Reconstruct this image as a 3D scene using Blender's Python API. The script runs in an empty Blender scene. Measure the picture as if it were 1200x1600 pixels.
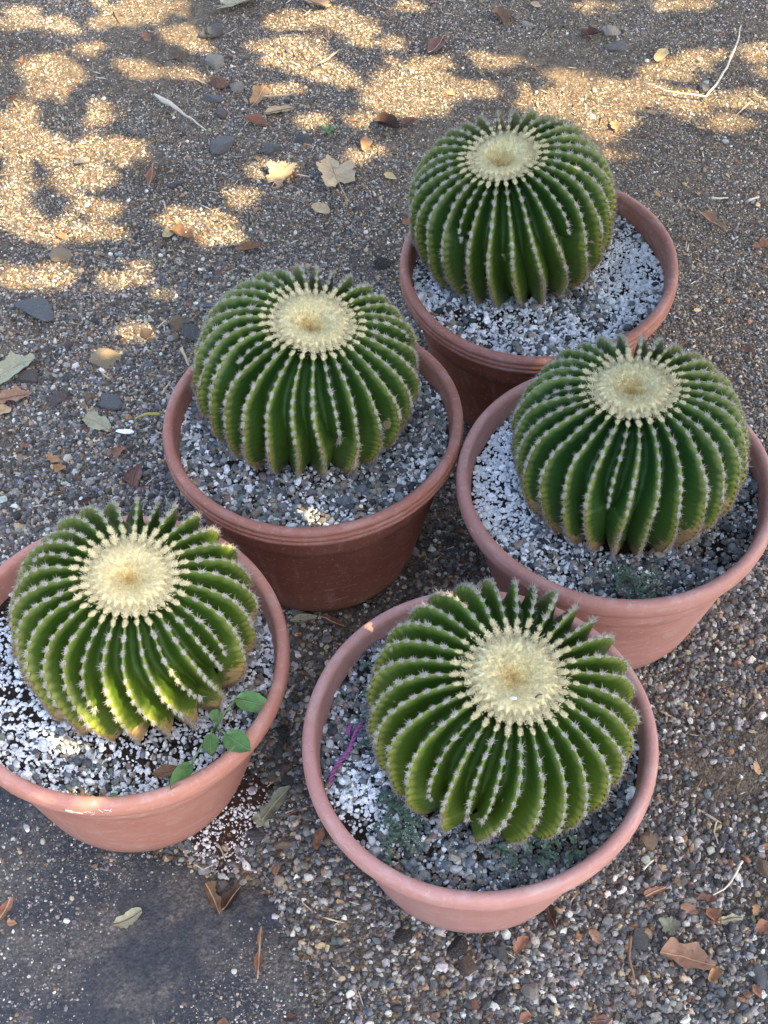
import bpy, bmesh, math, random
import numpy as np
from mathutils import Vector, Matrix, Euler, noise as mn

random.seed(7); rng = np.random.default_rng(11); mn.seed_set(3)
S = bpy.context.scene
COL = S.collection
R = math.radians

# ------------------------------------------------------------------ camera
F, PITCH, CAMH, ROLL = 2300.0, R(52.1097), 1.70872, R(0.5747)     # focal length in photo pixels (1200 x 1600)
cam_d = bpy.data.cameras.new('camera'); cam = bpy.data.objects.new('camera', cam_d); COL.objects.link(cam)
cam_d.sensor_fit = 'VERTICAL'; cam_d.sensor_height = 36.0; cam_d.lens = 36.0 * F / 1600
cam_d.clip_start = 0.02; cam_d.clip_end = 400
cam.matrix_world = Matrix.Translation((0, 0, CAMH)) @ Matrix.Rotation(R(90) - PITCH, 4, 'X') @ Matrix.Rotation(-ROLL, 4, 'Z')
S.camera = cam
S.render.resolution_x, S.render.resolution_y = 768, 1024

# ------------------------------------------------------------------ sky, sun, exposure
SUN_EL, SUN_AZ = R(50), R(118)                                     # azimuth clockwise from +Y
SUN = Vector((math.sin(SUN_AZ) * math.cos(SUN_EL), math.cos(SUN_AZ) * math.cos(SUN_EL), math.sin(SUN_EL)))
W = bpy.data.worlds.new('World'); S.world = W; W.use_nodes = True
nt = W.node_tree; nt.nodes.clear()
sky = nt.nodes.new('ShaderNodeTexSky'); sky.sky_type = 'NISHITA'; sky.sun_disc = False
sky.sun_elevation = SUN_EL; sky.sun_rotation = SUN_AZ; sky.air_density = 1.0; sky.dust_density = 3.0; sky.ozone_density = 0.4
bg = nt.nodes.new('ShaderNodeBackground'); bg.inputs['Strength'].default_value = 0.15
wo = nt.nodes.new('ShaderNodeOutputWorld')
nt.links.new(sky.outputs[0], bg.inputs[0]); nt.links.new(bg.outputs[0], wo.inputs[0])
sun_d = bpy.data.lights.new('sun', 'SUN'); sun_d.energy = 4.0; sun_d.angle = R(0.54); sun_d.color = (1.0, 0.76, 0.43)
sun_o = bpy.data.objects.new('sun', sun_d); COL.objects.link(sun_o)
sun_o.rotation_euler = SUN.to_track_quat('Z', 'Y').to_euler(); sun_o.location = (4, -2, 6)
S.view_settings.view_transform = 'Standard'; S.view_settings.look = 'None'
S.view_settings.gamma = 1.0; S.view_settings.use_curve_mapping = False
S.view_settings.exposure = 2.3

# ------------------------------------------------------------------ projection helpers (metres <-> photo pixels)
cP, sP, cR, sR = math.cos(PITCH), math.sin(PITCH), math.cos(ROLL), math.sin(ROLL)
def to_px(x, y, z):
    z = z - CAMH
    d = y * cP - z * sP; u = y * sP + z * cP
    return 600 + F * (x * cR - u * sR) / d, 800 - F * (x * sR + u * cR) / d, d
def at(px, py, z=0.0):
    a_, b_ = (px - 600) / F, -(py - 800) / F
    dx, dy = a_ * cR + b_ * sR, -a_ * sR + b_ * cR
    D = Vector((dx, cP + dy * sP, -sP + dy * cP))
    return Vector((0, 0, CAMH)) + D * ((z - CAMH) / D.z)

# ------------------------------------------------------------------ object helpers
def setp(o, label=None, cat=None, group=None, kind=None):
    for k, v in (('label', label), ('category', cat), ('group', group), ('kind', kind)):
        if v: o[k] = v
    return o
def thing(name, label, cat, loc=(0, 0, 0), group=None, mat=None):
    o = bpy.data.objects.new(name, None); COL.objects.link(o); o.empty_display_size = 0.05
    if mat is not None: o.matrix_world = mat
    else: o.location = loc
    return setp(o, label, cat, group)
def link(name, me, mat, parent=None, smooth=True):
    mats = mat if isinstance(mat, (list, tuple)) else [mat]
    if not me.materials:
        for m in mats: me.materials.append(m)
    if smooth: me.polygons.foreach_set('use_smooth', [True] * len(me.polygons))
    o = bpy.data.objects.new(name, me); COL.objects.link(o)
    if parent: o.parent = parent
    return o
def mesh(name, v, f):
    me = bpy.data.meshes.new(name); me.from_pydata([tuple(p) for p in v], [], [tuple(q) for q in f]); me.update(); return me
def fattr(me, name, vals):
    a = me.attributes.new(name, 'FLOAT', 'POINT'); a.data.foreach_set('value', np.asarray(vals, dtype=np.float32))
def lathe(prof, n=96, wob=None):
    v, f = [], []
    for i in range(n):
        t = 2 * math.pi * i / n
        for k, (r, z) in enumerate(prof):
            w = wob(t, z) if wob else 0
            v.append(((r + w) * math.cos(t), (r + w) * math.sin(t), z))
    m = len(prof)
    for i in range(n):
        j = (i + 1) % n
        for k in range(m - 1): f.append((i * m + k, j * m + k, j * m + k + 1, i * m + k + 1))
    return v, f
def tube(path, rad, n=6, cap=True):
    """swept tube along points; rad a float or list"""
    P = [Vector(p) for p in path]; v, f = [], []
    up = Vector((0, 0, 1))
    for i, p in enumerate(P):
        t = (P[min(i + 1, len(P) - 1)] - P[max(i - 1, 0)]).normalized()
        a = t.cross(up) if abs(t.z) < 0.95 else t.cross(Vector((1, 0, 0)))
        a.normalize(); b = t.cross(a); r = rad[i] if isinstance(rad, (list, tuple)) else rad
        for k in range(n):
            q = 2 * math.pi * k / n; v.append(p + a * (r * math.cos(q)) + b * (r * math.sin(q)))
    for i in range(len(P) - 1):
        for k in range(n):
            l = (k + 1) % n; f.append((i * n + k, i * n + l, (i + 1) * n + l, (i + 1) * n + k))
    if cap: f.append(tuple(range(n))[::-1]); f.append(tuple((len(P) - 1) * n + k for k in range(n)))
    return v, f
class Acc:
    def __init__(s): s.v, s.f, s.m = [], [], []
    def add(s, v, f, mi=0):
        o = len(s.v); s.v += [tuple(p) for p in v]; s.f += [tuple(i + o for i in q) for q in f]; s.m += [mi] * len(f)
    def build(s, name):
        me = mesh(name, s.v, s.f); me.polygons.foreach_set('material_index', s.m); return me
def ico(sub):
    bm = bmesh.new(); bmesh.ops.create_icosphere(bm, subdivisions=sub, radius=1)
    v = [p.co.copy() for p in bm.verts]; f = [tuple(q.index for q in p.verts) for p in bm.faces]; bm.free(); return v, f
ICO1, ICO2, ICO3 = ico(1), ico(2), ico(3)

# ------------------------------------------------------------------ material helpers
class M:
    def __init__(s, name, rough=0.7, spec=0.4):
        s.m = bpy.data.materials.new(name); s.m.use_nodes = True; s.t = s.m.node_tree
        s.b = s.t.nodes['Principled BSDF']; s.b.inputs['Roughness'].default_value = rough
        s.b.inputs['Specular IOR Level'].default_value = spec
    def n(s, typ, **kw):
        q = s.t.nodes.new('ShaderNode' + typ)
        for k, v in kw.items():
            if k in q.inputs: q.inputs[k].default_value = v
            else: setattr(q, k, v)
        return q
    def l(s, a, b): s.t.links.new(a, b)
    def coord(s, kind='Object'): return s.n('TexCoord').outputs[kind]
    def noise(s, scale, detail=4, rough=0.6, co=None, out='Fac'):
        q = s.n('TexNoise'); q.inputs['Scale'].default_value = scale; q.inputs['Detail'].default_value = detail; q.inputs['Roughness'].default_value = rough
        s.l(co if co is not None else s.coord(), q.inputs['Vector']); return q.outputs[out]
    def vor(s, scale, co=None, out='Distance', feature='F1'):
        q = s.n('TexVoronoi'); q.feature = feature; q.inputs['Scale'].default_value = scale
        s.l(co if co is not None else s.coord(), q.inputs['Vector']); return q.outputs[out]
    def ramp(s, fac, stops, interp='LINEAR'):
        q = s.n('ValToRGB'); q.color_ramp.interpolation = interp; e = q.color_ramp.elements
        while len(e) < len(stops): e.new(0.5)
        for i, (p, c) in enumerate(stops):
            e[i].position = p; c = c if isinstance(c, (tuple, list)) else (c, c, c); e[i].color = (*c[:3], 1)
        s.l(fac, q.inputs[0]); return q.outputs[0]
    def mix(s, fac, a, b, mode='MIX'):
        q = s.n('Mix', data_type='RGBA', blend_type=mode)
        for i, x in ((0, fac), (6, a), (7, b)):
            if isinstance(x, (int, float)): q.inputs[i].default_value = x
            elif isinstance(x, (tuple, list)): q.inputs[i].default_value = (*x[:3], 1)
            else: s.l(x, q.inputs[i])
        return q.outputs[2]
    def math(s, op, a, b=0.0, clamp=False):
        q = s.n('Math', operation=op); q.use_clamp = clamp
        for i, x in ((0, a), (1, b)):
            if isinstance(x, (int, float)): q.inputs[i].default_value = x
            else: s.l(x, q.inputs[i])
        return q.outputs[0]
    def attr(s, name, typ='GEOMETRY', out='Fac'):
        q = s.n('Attribute'); q.attribute_name = name; q.attribute_type = typ; return q.outputs[out]
    def base(s, c):
        if isinstance(c, (tuple, list)): s.b.inputs['Base Color'].default_value = (*c[:3], 1)
        else: s.l(c, s.b.inputs['Base Color'])
    def bump(s, h, strength=0.3, dist=0.002):
        q = s.n('Bump'); q.inputs['Strength'].default_value = strength; q.inputs['Distance'].default_value = dist
        s.l(h, q.inputs['Height']); s.l(q.outputs[0], s.b.inputs['Normal'])

# ================================================================== SETTING
def gz(x, y):            # gentle unevenness of the ground
    return 0.0022 * np.sin(9.1 * x + 3.3 * y) + 0.0018 * np.sin(-6.3 * x + 11.7 * y + 1.3) + 0.0012 * np.sin(23.0 * x + 2.0) * np.sin(19.0 * y)
m = M('packed_dirt', 0.95, 0.15)
co = m.coord()
big = m.noise(2.2, 4, 0.6, co); mid = m.noise(38, 5, 0.7, co); fine = m.noise(420, 3, 0.7, co)
c1 = m.ramp(big, [(0.3, (0.108, 0.090, 0.068)), (0.5, (0.150, 0.127, 0.097)), (0.72, (0.205, 0.172, 0.127))])
c2 = m.ramp(mid, [(0.3, (0.55, 0.53, 0.52)), (0.6, (1.05, 1.02, 1.0))])
c = m.mix(1.0, c1, c2, 'MULTIPLY')
cell = m.vor(330, co, 'Color'); cellf = m.ramp(cell, [(0.0, (0.38, 0.37, 0.38)), (0.4, (0.8, 0.78, 0.76)), (0.75, (1.1, 1.05, 1.0)), (0.95, (2.2, 2.1, 2.0))])
c = m.mix(0.85, c, cellf, 'MULTIPLY')
m.base(c)
vd = m.vor(330, co); vd2 = m.vor(130, co)
h = m.math('ADD', m.math('MULTIPLY', vd, -0.6), m.math('ADD', m.math('MULTIPLY', vd2, -0.7), m.math('MULTIPLY', fine, 0.5)))
m.bump(h, 0.8, 0.004)
MAT_DIRT = m.m
xs = np.unique(np.concatenate([[-80, -30, -12, -5, -2.5, -1.6], np.arange(-1.2, 1.2001, 0.02), [1.6, 2.5, 5, 12, 30, 80]]))
ys = np.unique(np.concatenate([[-60, -20, -8, -3, -1, -0.3], np.arange(0.1, 2.9001, 0.02), [3.3, 4, 6, 12, 30, 90, 160]]))
X, Y = np.meshgrid(xs, ys); Z = np.where((abs(X) <= 1.2) & (Y >= 0.1) & (Y <= 2.9), gz(X, Y), -0.001)
gv = np.stack([X.ravel(), Y.ravel(), Z.ravel()], 1); nx = len(xs)
gf = [(j * nx + i, j * nx + i + 1, (j + 1) * nx + i + 1, (j + 1) * nx + i) for j in range(len(ys) - 1) for i in range(nx - 1)]
setp(link('ground', mesh('ground', gv, gf), MAT_DIRT), 'brown grey dirt ground covered in grit under the pots', None, None, 'structure')

# dark tar-like patch in the near left corner
m = M('dark_tar', 0.7, 0.3); co = m.coord()
blot = m.noise(11.0, 5, 0.62, co); grain = m.vor(380, co, 'Color'); g2 = m.noise(160, 4, 0.7, co)
dust = m.ramp(g2, [(0.3, (0.040, 0.036, 0.033)), (0.55, (0.100, 0.090, 0.078)), (0.75, (0.20, 0.178, 0.15))])
dust = m.mix(0.6, dust, m.ramp(grain, [(0.1, 0.45), (0.6, 1.0), (0.95, 2.0)]), 'MULTIPLY')
tar = m.mix(0.5, (0.024, 0.029, 0.039), m.ramp(g2, [(0.3, (0.013, 0.016, 0.023)), (0.8, (0.085, 0.09, 0.10))]))
m.base(m.mix(m.ramp(m.math('ADD', blot, m.math('MULTIPLY', g2, 0.16)), [(0.48, 0.0), (0.64, 0.85)]), dust, tar))
m.l(m.ramp(blot, [(0.42, 0.5), (0.54, 0.9)]), m.b.inputs['Roughness'])
m.bump(m.math('ADD', m.math('MULTIPLY', m.vor(260, co), -0.7), m.math('MULTIPLY', g2, 0.6)), 0.55, 0.003)
MAT_TAR = m.m
TAR = [(-420, 1150), (-120, 1180), (30, 1215), (150, 1270), (250, 1330), (330, 1352), (395, 1392), (440, 1440), (470, 1500), (478, 1560), (500, 1640), (520, 1760), (300, 1900), (-200, 1950), (-500, 1700)]
def in_poly(px, py, poly):
    r = np.zeros(px.shape, bool); n = len(poly)
    for i in range(n):
        (x1, y1), (x2, y2) = poly[i], poly[(i + 1) % n]
        if y1 == y2: continue
        r ^= ((y1 > py) != (y2 > py)) & (px < (x2 - x1) * (py - y1) / (y2 - y1) + x1)
    return r
gxs = np.arange(-0.85, 0.05, 0.006); gys = np.arange(0.10, 0.90, 0.006); GX, GY = np.meshgrid(gxs, gys)
def swob(x, y, sd):      # ragged outline of the patch
    r2 = np.random.default_rng(sd); v = 0
    for f_, a_ in ((12, 1.0), (31, .7), (70, .45), (150, .3)):
        for _ in range(3): t = r2.uniform(0, 6.28); v = v + a_ * np.sin((x * np.cos(t) + y * np.sin(t)) * f_ + r2.uniform(0, 6.28))
    return v / 3
PX_, PY_, _ = to_px(GX, GY, 0 * GX)
inside = in_poly(PX_ + 26 * swob(GX, GY, 1), PY_ + 26 * swob(GX, GY, 2), TAR)
cellin = inside[:-1, :-1] & inside[1:, :-1] & inside[:-1, 1:] & inside[1:, 1:]
soft = inside.astype(float)
for _ in range(6):
    q = np.pad(soft, 1, mode='edge'); soft = (q[1:-1, 1:-1] * 4 + q[:-2, 1:-1] + q[2:, 1:-1] + q[1:-1, :-2] + q[1:-1, 2:]) / 8 * inside
TZ = gz(GX, GY) - 0.0004 + 0.0052 * soft ** 1.5; used = np.unique(np.concatenate([q.ravel() for q in (np.argwhere(cellin) @ np.array([GX.shape[1], 1]),)]))
allv = np.stack([GX.ravel(), GY.ravel(), TZ.ravel()], 1); nxg = GX.shape[1]
quads = np.stack([used, used + 1, used + nxg + 1, used + nxg], 1); vid, inv = np.unique(quads, return_inverse=True)
tv = allv[vid]; tf = inv.reshape(-1, 4).tolist()
setp(link('tar_patch', mesh('tar_patch', tv, tf), MAT_TAR), 'dark blue grey tar patch on the ground in the near left corner', None, None, 'structure')

# ================================================================== GRAVEL (scattered pebbles, uncountable)
m = M('pebble', 0.85, 0.3); co = m.coord()
colr = m.attr('col', 'INSTANCER', 'Color')
rnd = m.n('ObjectInfo').outputs['Random']
mot = m.n('TexNoise', noise_dimensions='4D'); mot.inputs['Scale'].default_value = 2.6; mot.inputs['Detail'].default_value = 4; mot.inputs['Roughness'].default_value = 0.75
m.l(co, mot.inputs['Vector']); m.l(m.math('MULTIPLY', rnd, 60.0), mot.inputs['W'])
m.base(m.mix(1.0, colr, m.ramp(mot.outputs['Fac'], [(0.3, 0.55), (0.5, 0.95), (0.7, 1.3)]), 'MULTIPLY'))
m.bump(mot.outputs['Fac'], 0.35, 0.0006)
MAT_PEB = m.m
def rock_mesh(name, src, rough, flat, seed, cuts=5):
    rr = random.Random(seed); V, Fc = src; out = []
    off = Vector((rr.random() * 50, rr.random() * 50, rr.random() * 50))
    pl = []
    for _ in range(cuts):
        d = Vector((rr.gauss(0, 1), rr.gauss(0, 1), rr.gauss(0, 1))).normalized(); pl.append((d, rr.uniform(0.42, 0.82)))
    sc = Vector((1, rr.uniform(0.68, 0.95), flat))
    for p in V:
        q = p * (1 + rough * mn.noise(p * 1.3 + off) + rough * 0.4 * mn.noise(p * 3.1 + off))
        for d, k in pl:
            e = q.dot(d)
            if e > k: q = q - d * (e - k) * 0.92
        out.append(Vector((q.x * sc.x, q.y * sc.y, q.z * sc.z)))
    return mesh(name, out, Fc)
protos = bpy.data.collections.new('pebble_shapes')
for i in range(10):
    me = rock_mesh('pebble', ICO1 if i % 3 else ICO2, 0.35, random.uniform(0.6, 0.85), 100 + i, 2 + i % 4)
    me.materials.append(MAT_PEB)
    if i in (0, 6): me.polygons.foreach_set('use_smooth', [True] * len(me.polygons))
    if i in (0, 6): pass
    protos.objects.link(bpy.data.objects.new('pebble_shape', me))
ng = bpy.data.node_groups.new('scatter', 'GeometryNodeTree')
ng.interface.new_socket('Geometry', in_out='INPUT', socket_type='NodeSocketGeometry')
ng.interface.new_socket('Geometry', in_out='OUTPUT', socket_type='NodeSocketGeometry')
gi = ng.nodes.new('NodeGroupInput'); go = ng.nodes.new('NodeGroupOutput')
ci = ng.nodes.new('GeometryNodeCollectionInfo'); ci.inputs['Collection'].default_value = protos
ci.inputs['Separate Children'].default_value = True; ci.inputs['Reset Children'].default_value = True
ip = ng.nodes.new('GeometryNodeInstanceOnPoints'); ip.inputs['Pick Instance'].default_value = True
def na(nm, typ):
    q = ng.nodes.new('GeometryNodeInputNamedAttribute'); q.data_type = typ; q.inputs['Name'].default_value = nm; return q.outputs['Attribute']
e2r = ng.nodes.new('FunctionNodeEulerToRotation')
L = ng.links.new
L(gi.outputs[0], ip.inputs['Points']); L(ci.outputs[0], ip.inputs['Instance']); L(na('idx', 'INT'), ip.inputs['Instance Index'])
L(na('rot', 'FLOAT_VECTOR'), e2r.inputs[0]); L(e2r.outputs[0], ip.inputs['Rotation']); L(na('scl', 'FLOAT_VECTOR'), ip.inputs['Scale'])
L(ip.outputs[0], go.inputs[0])
def scatter(name, P, rad, cols, label, flat=1.0, tilt=0.5):
    n = len(P); me = bpy.data.meshes.new(name); me.vertices.add(n)
    me.vertices.foreach_set('co', np.asarray(P, np.float32).ravel())
    a = me.attributes.new('rot', 'FLOAT_VECTOR', 'POINT')
    a.data.foreach_set('vector', np.stack([rng.normal(0, tilt, n), rng.normal(0, tilt, n), rng.uniform(0, 6.283, n)], 1).astype(np.float32).ravel())
    a = me.attributes.new('scl', 'FLOAT_VECTOR', 'POINT'); s = np.asarray(rad)[:, None] * rng.uniform(0.85, 1.2, (n, 3)); s[:, 2] *= flat
    a.data.foreach_set('vector', s.astype(np.float32).ravel())
    a = me.attributes.new('idx', 'INT', 'POINT'); a.data.foreach_set('value', rng.integers(0, 10, n).astype(np.int32))
    a = me.attributes.new('col', 'FLOAT_COLOR', 'POINT'); c4 = np.ones((n, 4), np.float32); c4[:, :3] = cols; a.data.foreach_set('color', c4.ravel())
    o = bpy.data.objects.new(name, me); COL.objects.link(o)
    md = o.modifiers.new('scatter', 'NODES'); md.node_group = ng
    return setp(o, label, None, None, 'stuff')
def snoise(x, y, s, seed):     # cheap smooth value noise
    r2 = np.random.default_rng(seed); v = 0
    for k in range(6):
        a_ = r2.uniform(0, 6.28); f_ = s * r2.uniform(0.6, 1.8); v = v + np.sin((x * np.cos(a_) + y * np.sin(a_)) * f_ + r2.uniform(0, 6.28))
    return v / 6 ** 0.5 / 0.7
GPAL = np.array([(.060, .057, .053), (.122, .115, .105), (.21, .197, .175), (.36, .343, .305), (.60, .57, .50), (.32, .235, .14), (.15, .10, .06), (.28, .15, .08), (.105, .115, .122), (.43, .33, .21)])

POTS = {  # x, y, radius factor, tilt x, tilt y
 'A': (0.2302, 1.5845, 1.0036, -0.0185, -0.0112), 'B': (-0.0921, 1.2792, 0.99, -0.0014, 0.0242),
 'C': (0.2998, 1.1792, 1.0089, -0.0162, 0.0002), 'D': (-0.3195, 0.9249, 1.0059, 0.0337, 0.0081),
 'E': (0.1045, 0.8165, 0.9922, -0.0013, -0.0179)}
POT_R, POT_H, POT_B = 0.2, 0.2615, 0.1324

n = 1050000
gx = rng.uniform(-1.05, 1.05, n); gy = rng.uniform(0.12, 2.95, n)
px, py, _ = to_px(gx, gy, np.zeros(n))
dens = 0.66 + 0.22 * snoise(gx, gy, 9, 1) + 0.14 * snoise(gx, gy, 30, 2)
coarse = np.clip((py - 180) / 800 - 0.25 * np.exp(-(((px - 1050) / 250) ** 2)) * (py < 800), 0, 1)           # nearer = coarser
dirtR = np.exp(-(((px - 1000) / 330) ** 2 + ((py - 260) / 260) ** 2))      # bare dirt on the far right
dirtL = np.exp(-(((px - 60) / 190) ** 2 + ((py - 150) / 170) ** 2))
bare2 = np.exp(-(((px - 1130) / 110) ** 2 + ((py - 1230) / 90) ** 2))
dens = dens - 0.30 * dirtR - 0.22 * dirtL - 0.4 * bare2 - 0.10 * coarse + 0.10
ontar = in_poly(px + 34 * snoise(gx, gy, 40, 5) + rng.normal(0, 34, n), py + 34 * snoise(gx, gy, 40, 6) + rng.normal(0, 46, n), TAR)
dens = np.where(ontar, 0.34 + 0.22 * snoise(gx, gy, 18, 9), dens)
inpot = np.zeros(n, bool)
for x, y, mm, _, _ in POTS.values(): inpot |= np.hypot(gx - x, gy - y) < POT_B * mm * 0.97
keep = (rng.uniform(0, 1, n) < dens) & ~inpot & (px > -160) & (px < 1360) & (py > -120) & (py < 1720)
gx, gy, px, py, coarse, ontar, dirtR = [q[keep] for q in (gx, gy, px, py, coarse, ontar, dirtR)]; n = len(gx)
rad = np.exp(rng.normal(0, 0.36, n)) * (0.00142 + 0.00175 * coarse); rad = np.where(ontar, rad * np.where(rng.uniform(0, 1, n) < .88, 0.36, 0.62), rad)
rad *= np.where(rng.uniform(0, 1, n) < 0.035, 1.7, 1.0); rad = np.clip(rad, 0.0007, 0.0085)
wl = np.array([1.5, 2.0, 2.1, 1.7, .70, 1.9, 1.5, .55, .8, 1.2]); wr = np.array([2.8, 3.1, 2.5, 1.6, .60, .42, .75, .24, 1.9, .35])
wl /= wl.sum(); wr /= wr.sum(); u = rng.uniform(0, 1, n)
mixw = np.clip(0.15 + 1.1 * coarse, 0, 1)[:, None] * wr + (1 - np.clip(0.15 + 1.1 * coarse, 0, 1))[:, None] * wl
pi = (u[:, None] > np.cumsum(mixw, 1)).sum(1).clip(0, 9)
cols = GPAL[pi] * rng.uniform(0.75, 1.25, (n, 1)) * rng.normal(1, 0.04, (n, 3))
P = np.stack([gx, gy, gz(gx, gy) + rad * rng.uniform(-0.30, 0.38, n) + np.where(ontar, 0.0045, 0)], 1)
scatter('gravel', P, rad, cols, 'loose grey and tan gravel scattered over the dirt ground')

def litter(name, n, sx, sy, sz, pal, label, tilt):
    global rng
    x, y = rng.uniform(-1, 1, n), rng.uniform(.15, 2.9, n); a_, b_, _ = to_px(x, y, 0 * x); ok = (a_ > -120) & (a_ < 1320) & (b_ > -80) & (b_ < 1680) & ~in_poly(a_, b_, TAR)
    ok &= rng.uniform(0, 1, n) < np.clip(.55 + .4 * snoise(x, y, 8, 31) + .5 * np.exp(-(((a_ - 480) / 250) ** 2 + ((b_ - 120) / 200) ** 2)), 0, 1)
    for px_, py_, mm, _, _ in POTS.values(): ok &= np.hypot(x - px_, y - py_) > POT_B * mm
    x, y = x[ok], y[ok]; k = len(x); pal = np.array(pal)
    o = scatter(name, np.stack([x, y, gz(x, y) + .0035], 1), np.exp(rng.normal(0, .4, k)) * .0022, pal[rng.integers(0, len(pal), k)] * rng.uniform(.7, 1.2, (k, 1)), label, 1.0, tilt)
    v = np.empty(k * 3, np.float32); o.data.attributes['scl'].data.foreach_get('vector', v); v = v.reshape(-1, 3) * np.array([sx, sy, sz]); o.data.attributes['scl'].data.foreach_set('vector', v.astype(np.float32).ravel())
litter('straw_litter', 5200, 3.2, .35, .3, [(.50, .42, .29), (.40, .30, .17), (.24, .16, .09), (.60, .53, .42), (.16, .10, .06)], 'tiny bits of straw and twig strewn over the gravel', .15)
litter('leaf_crumbs', 2600, 2.0, 1.2, .18, [(.26, .12, .055), (.20, .11, .06), (.36, .22, .11), (.13, .07, .04), (.42, .32, .19)], 'crumbs of dry leaf strewn over the gravel', .35)

# ================================================================== POTS
def pot_mat(name, base, dark, lime):
    m = M(name, 0.62, 0.35); co = m.coord()
    sep = m.n('SeparateXYZ'); m.l(co, sep.inputs[0])
    mp = m.n('Mapping'); mp.inputs['Scale'].default_value = (1, 1, 5); m.l(co, mp.inputs[0])
    n1 = m.noise(9, 4, 0.6, co); n2 = m.noise(26, 5, 0.7, mp.outputs[0]); n3 = m.noise(150, 4, 0.7, co)
    c = m.mix(m.ramp(n1, [(0.3, 0.0), (0.7, 1.0)]), base, dark)
    c = m.mix(m.math('MULTIPLY', m.ramp(n2, [(0.50, 0.0), (0.68, 1.0)]), lime, True), c, (0.52, 0.40, 0.36))
    # dry dusty bloom, scuffs and spatter
    c = m.mix(m.math('MULTIPLY', m.ramp(n3, [(0.58, 0.0), (0.70, 1.0)]), 0.38), c, (0.55, 0.44, 0.40))
    sc = m.n('Mapping'); sc.inputs['Scale'].default_value = (14, 14, 60); sc.inputs['Rotation'].default_value = (0.5, 0.3, 0); m.l(co, sc.inputs[0])
    scr = m.noise(3.0, 2, 0.5, sc.outputs[0])
    c = m.mix(m.math('MULTIPLY', m.ramp(scr, [(0.66, 0.0), (0.70, 1.0)]), m.ramp(m.noise(5, 3, .6, co), [(.5, 0.0), (.7, .6)])), c, (0.6, 0.48, 0.43))
    st_ = m.n('Mapping'); st_.inputs['Scale'].default_value = (22, 22, 1.6); m.l(co, st_.inputs[0])
    c = m.mix(m.math('MULTIPLY', m.ramp(m.noise(2.4, 4, .65, st_.outputs[0]), [(0.55, 0.0), (0.75, 1.0)]), 0.30), c, (0.50, 0.37, 0.32))
    c = m.mix(m.math('MULTIPLY', m.ramp(m.noise(240, 2, .5, co), [(0.70, 0.0), (0.74, 1.0)]), 0.5), c, (0.09, 0.055, 0.04))
    # splashed dirt towards the foot of the pot
    foot = m.math('ADD', m.math('MULTIPLY', sep.outputs['Z'], -16.0), m.math('MULTIPLY', n2, 1.6))
    c = m.mix(m.math('MULTIPLY', m.ramp(foot, [(0.05, 0.0), (0.75, 1.0)]), 0.55), c, (0.10, 0.055, 0.035))
    m.base(c); m.l(m.ramp(n2, [(0.3, 0.5), (0.7, 0.75)]), m.b.inputs['Roughness'])
    m.bump(m.math('ADD', m.math('MULTIPLY', n3, 0.5), n2), 0.22, 0.0014)
    return m.m
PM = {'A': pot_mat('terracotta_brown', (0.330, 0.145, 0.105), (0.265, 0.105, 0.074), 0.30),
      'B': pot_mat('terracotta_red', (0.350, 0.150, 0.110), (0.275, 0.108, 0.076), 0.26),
      'C': pot_mat('terracotta_dusty', (0.410, 0.205, 0.168), (0.350, 0.165, 0.132), 0.34),
      'D': pot_mat('terracotta_salmon', (0.455, 0.205, 0.150), (0.390, 0.165, 0.118), 0.34),
      'E': pot_mat('terracotta_pink', (0.470, 0.240, 0.205), (0.400, 0.190, 0.158), 0.45)}
def tilt_m(x, y, tx, ty, z0=0.0):
    nrm = Vector((tx, ty, 1)).normalized(); e1 = Vector((1, 0, -nrm.x / nrm.z)).normalized(); e2 = nrm.cross(e1)
    return Matrix(((e1.x, e2.x, nrm.x, x), (e1.y, e2.y, nrm.y, y), (e1.z, e2.z, nrm.z, z0), (0, 0, 0, 1)))
m = M('pot_scuff', 0.9, 0.1); m.base((0.66, 0.56, 0.50)); MAT_SCUFF = m.m
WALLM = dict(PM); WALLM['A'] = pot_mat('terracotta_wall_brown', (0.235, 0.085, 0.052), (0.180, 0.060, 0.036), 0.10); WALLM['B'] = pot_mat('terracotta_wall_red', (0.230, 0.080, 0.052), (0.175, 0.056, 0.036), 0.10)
POT_LABEL = {
 'A': 'brown ringed terracotta pot farthest back with white grit on its right side',
 'B': 'reddish terracotta pot in the middle with a ringed rim and dirt stained foot',
 'C': 'dusty pink terracotta pot at right with white perlite along its left side',
 'D': 'salmon terracotta pot on the tar patch with white scratches on its sunlit rim',
 'E': 'pale pink terracotta pot nearest the camera with purple twine on its grit'}
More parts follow.
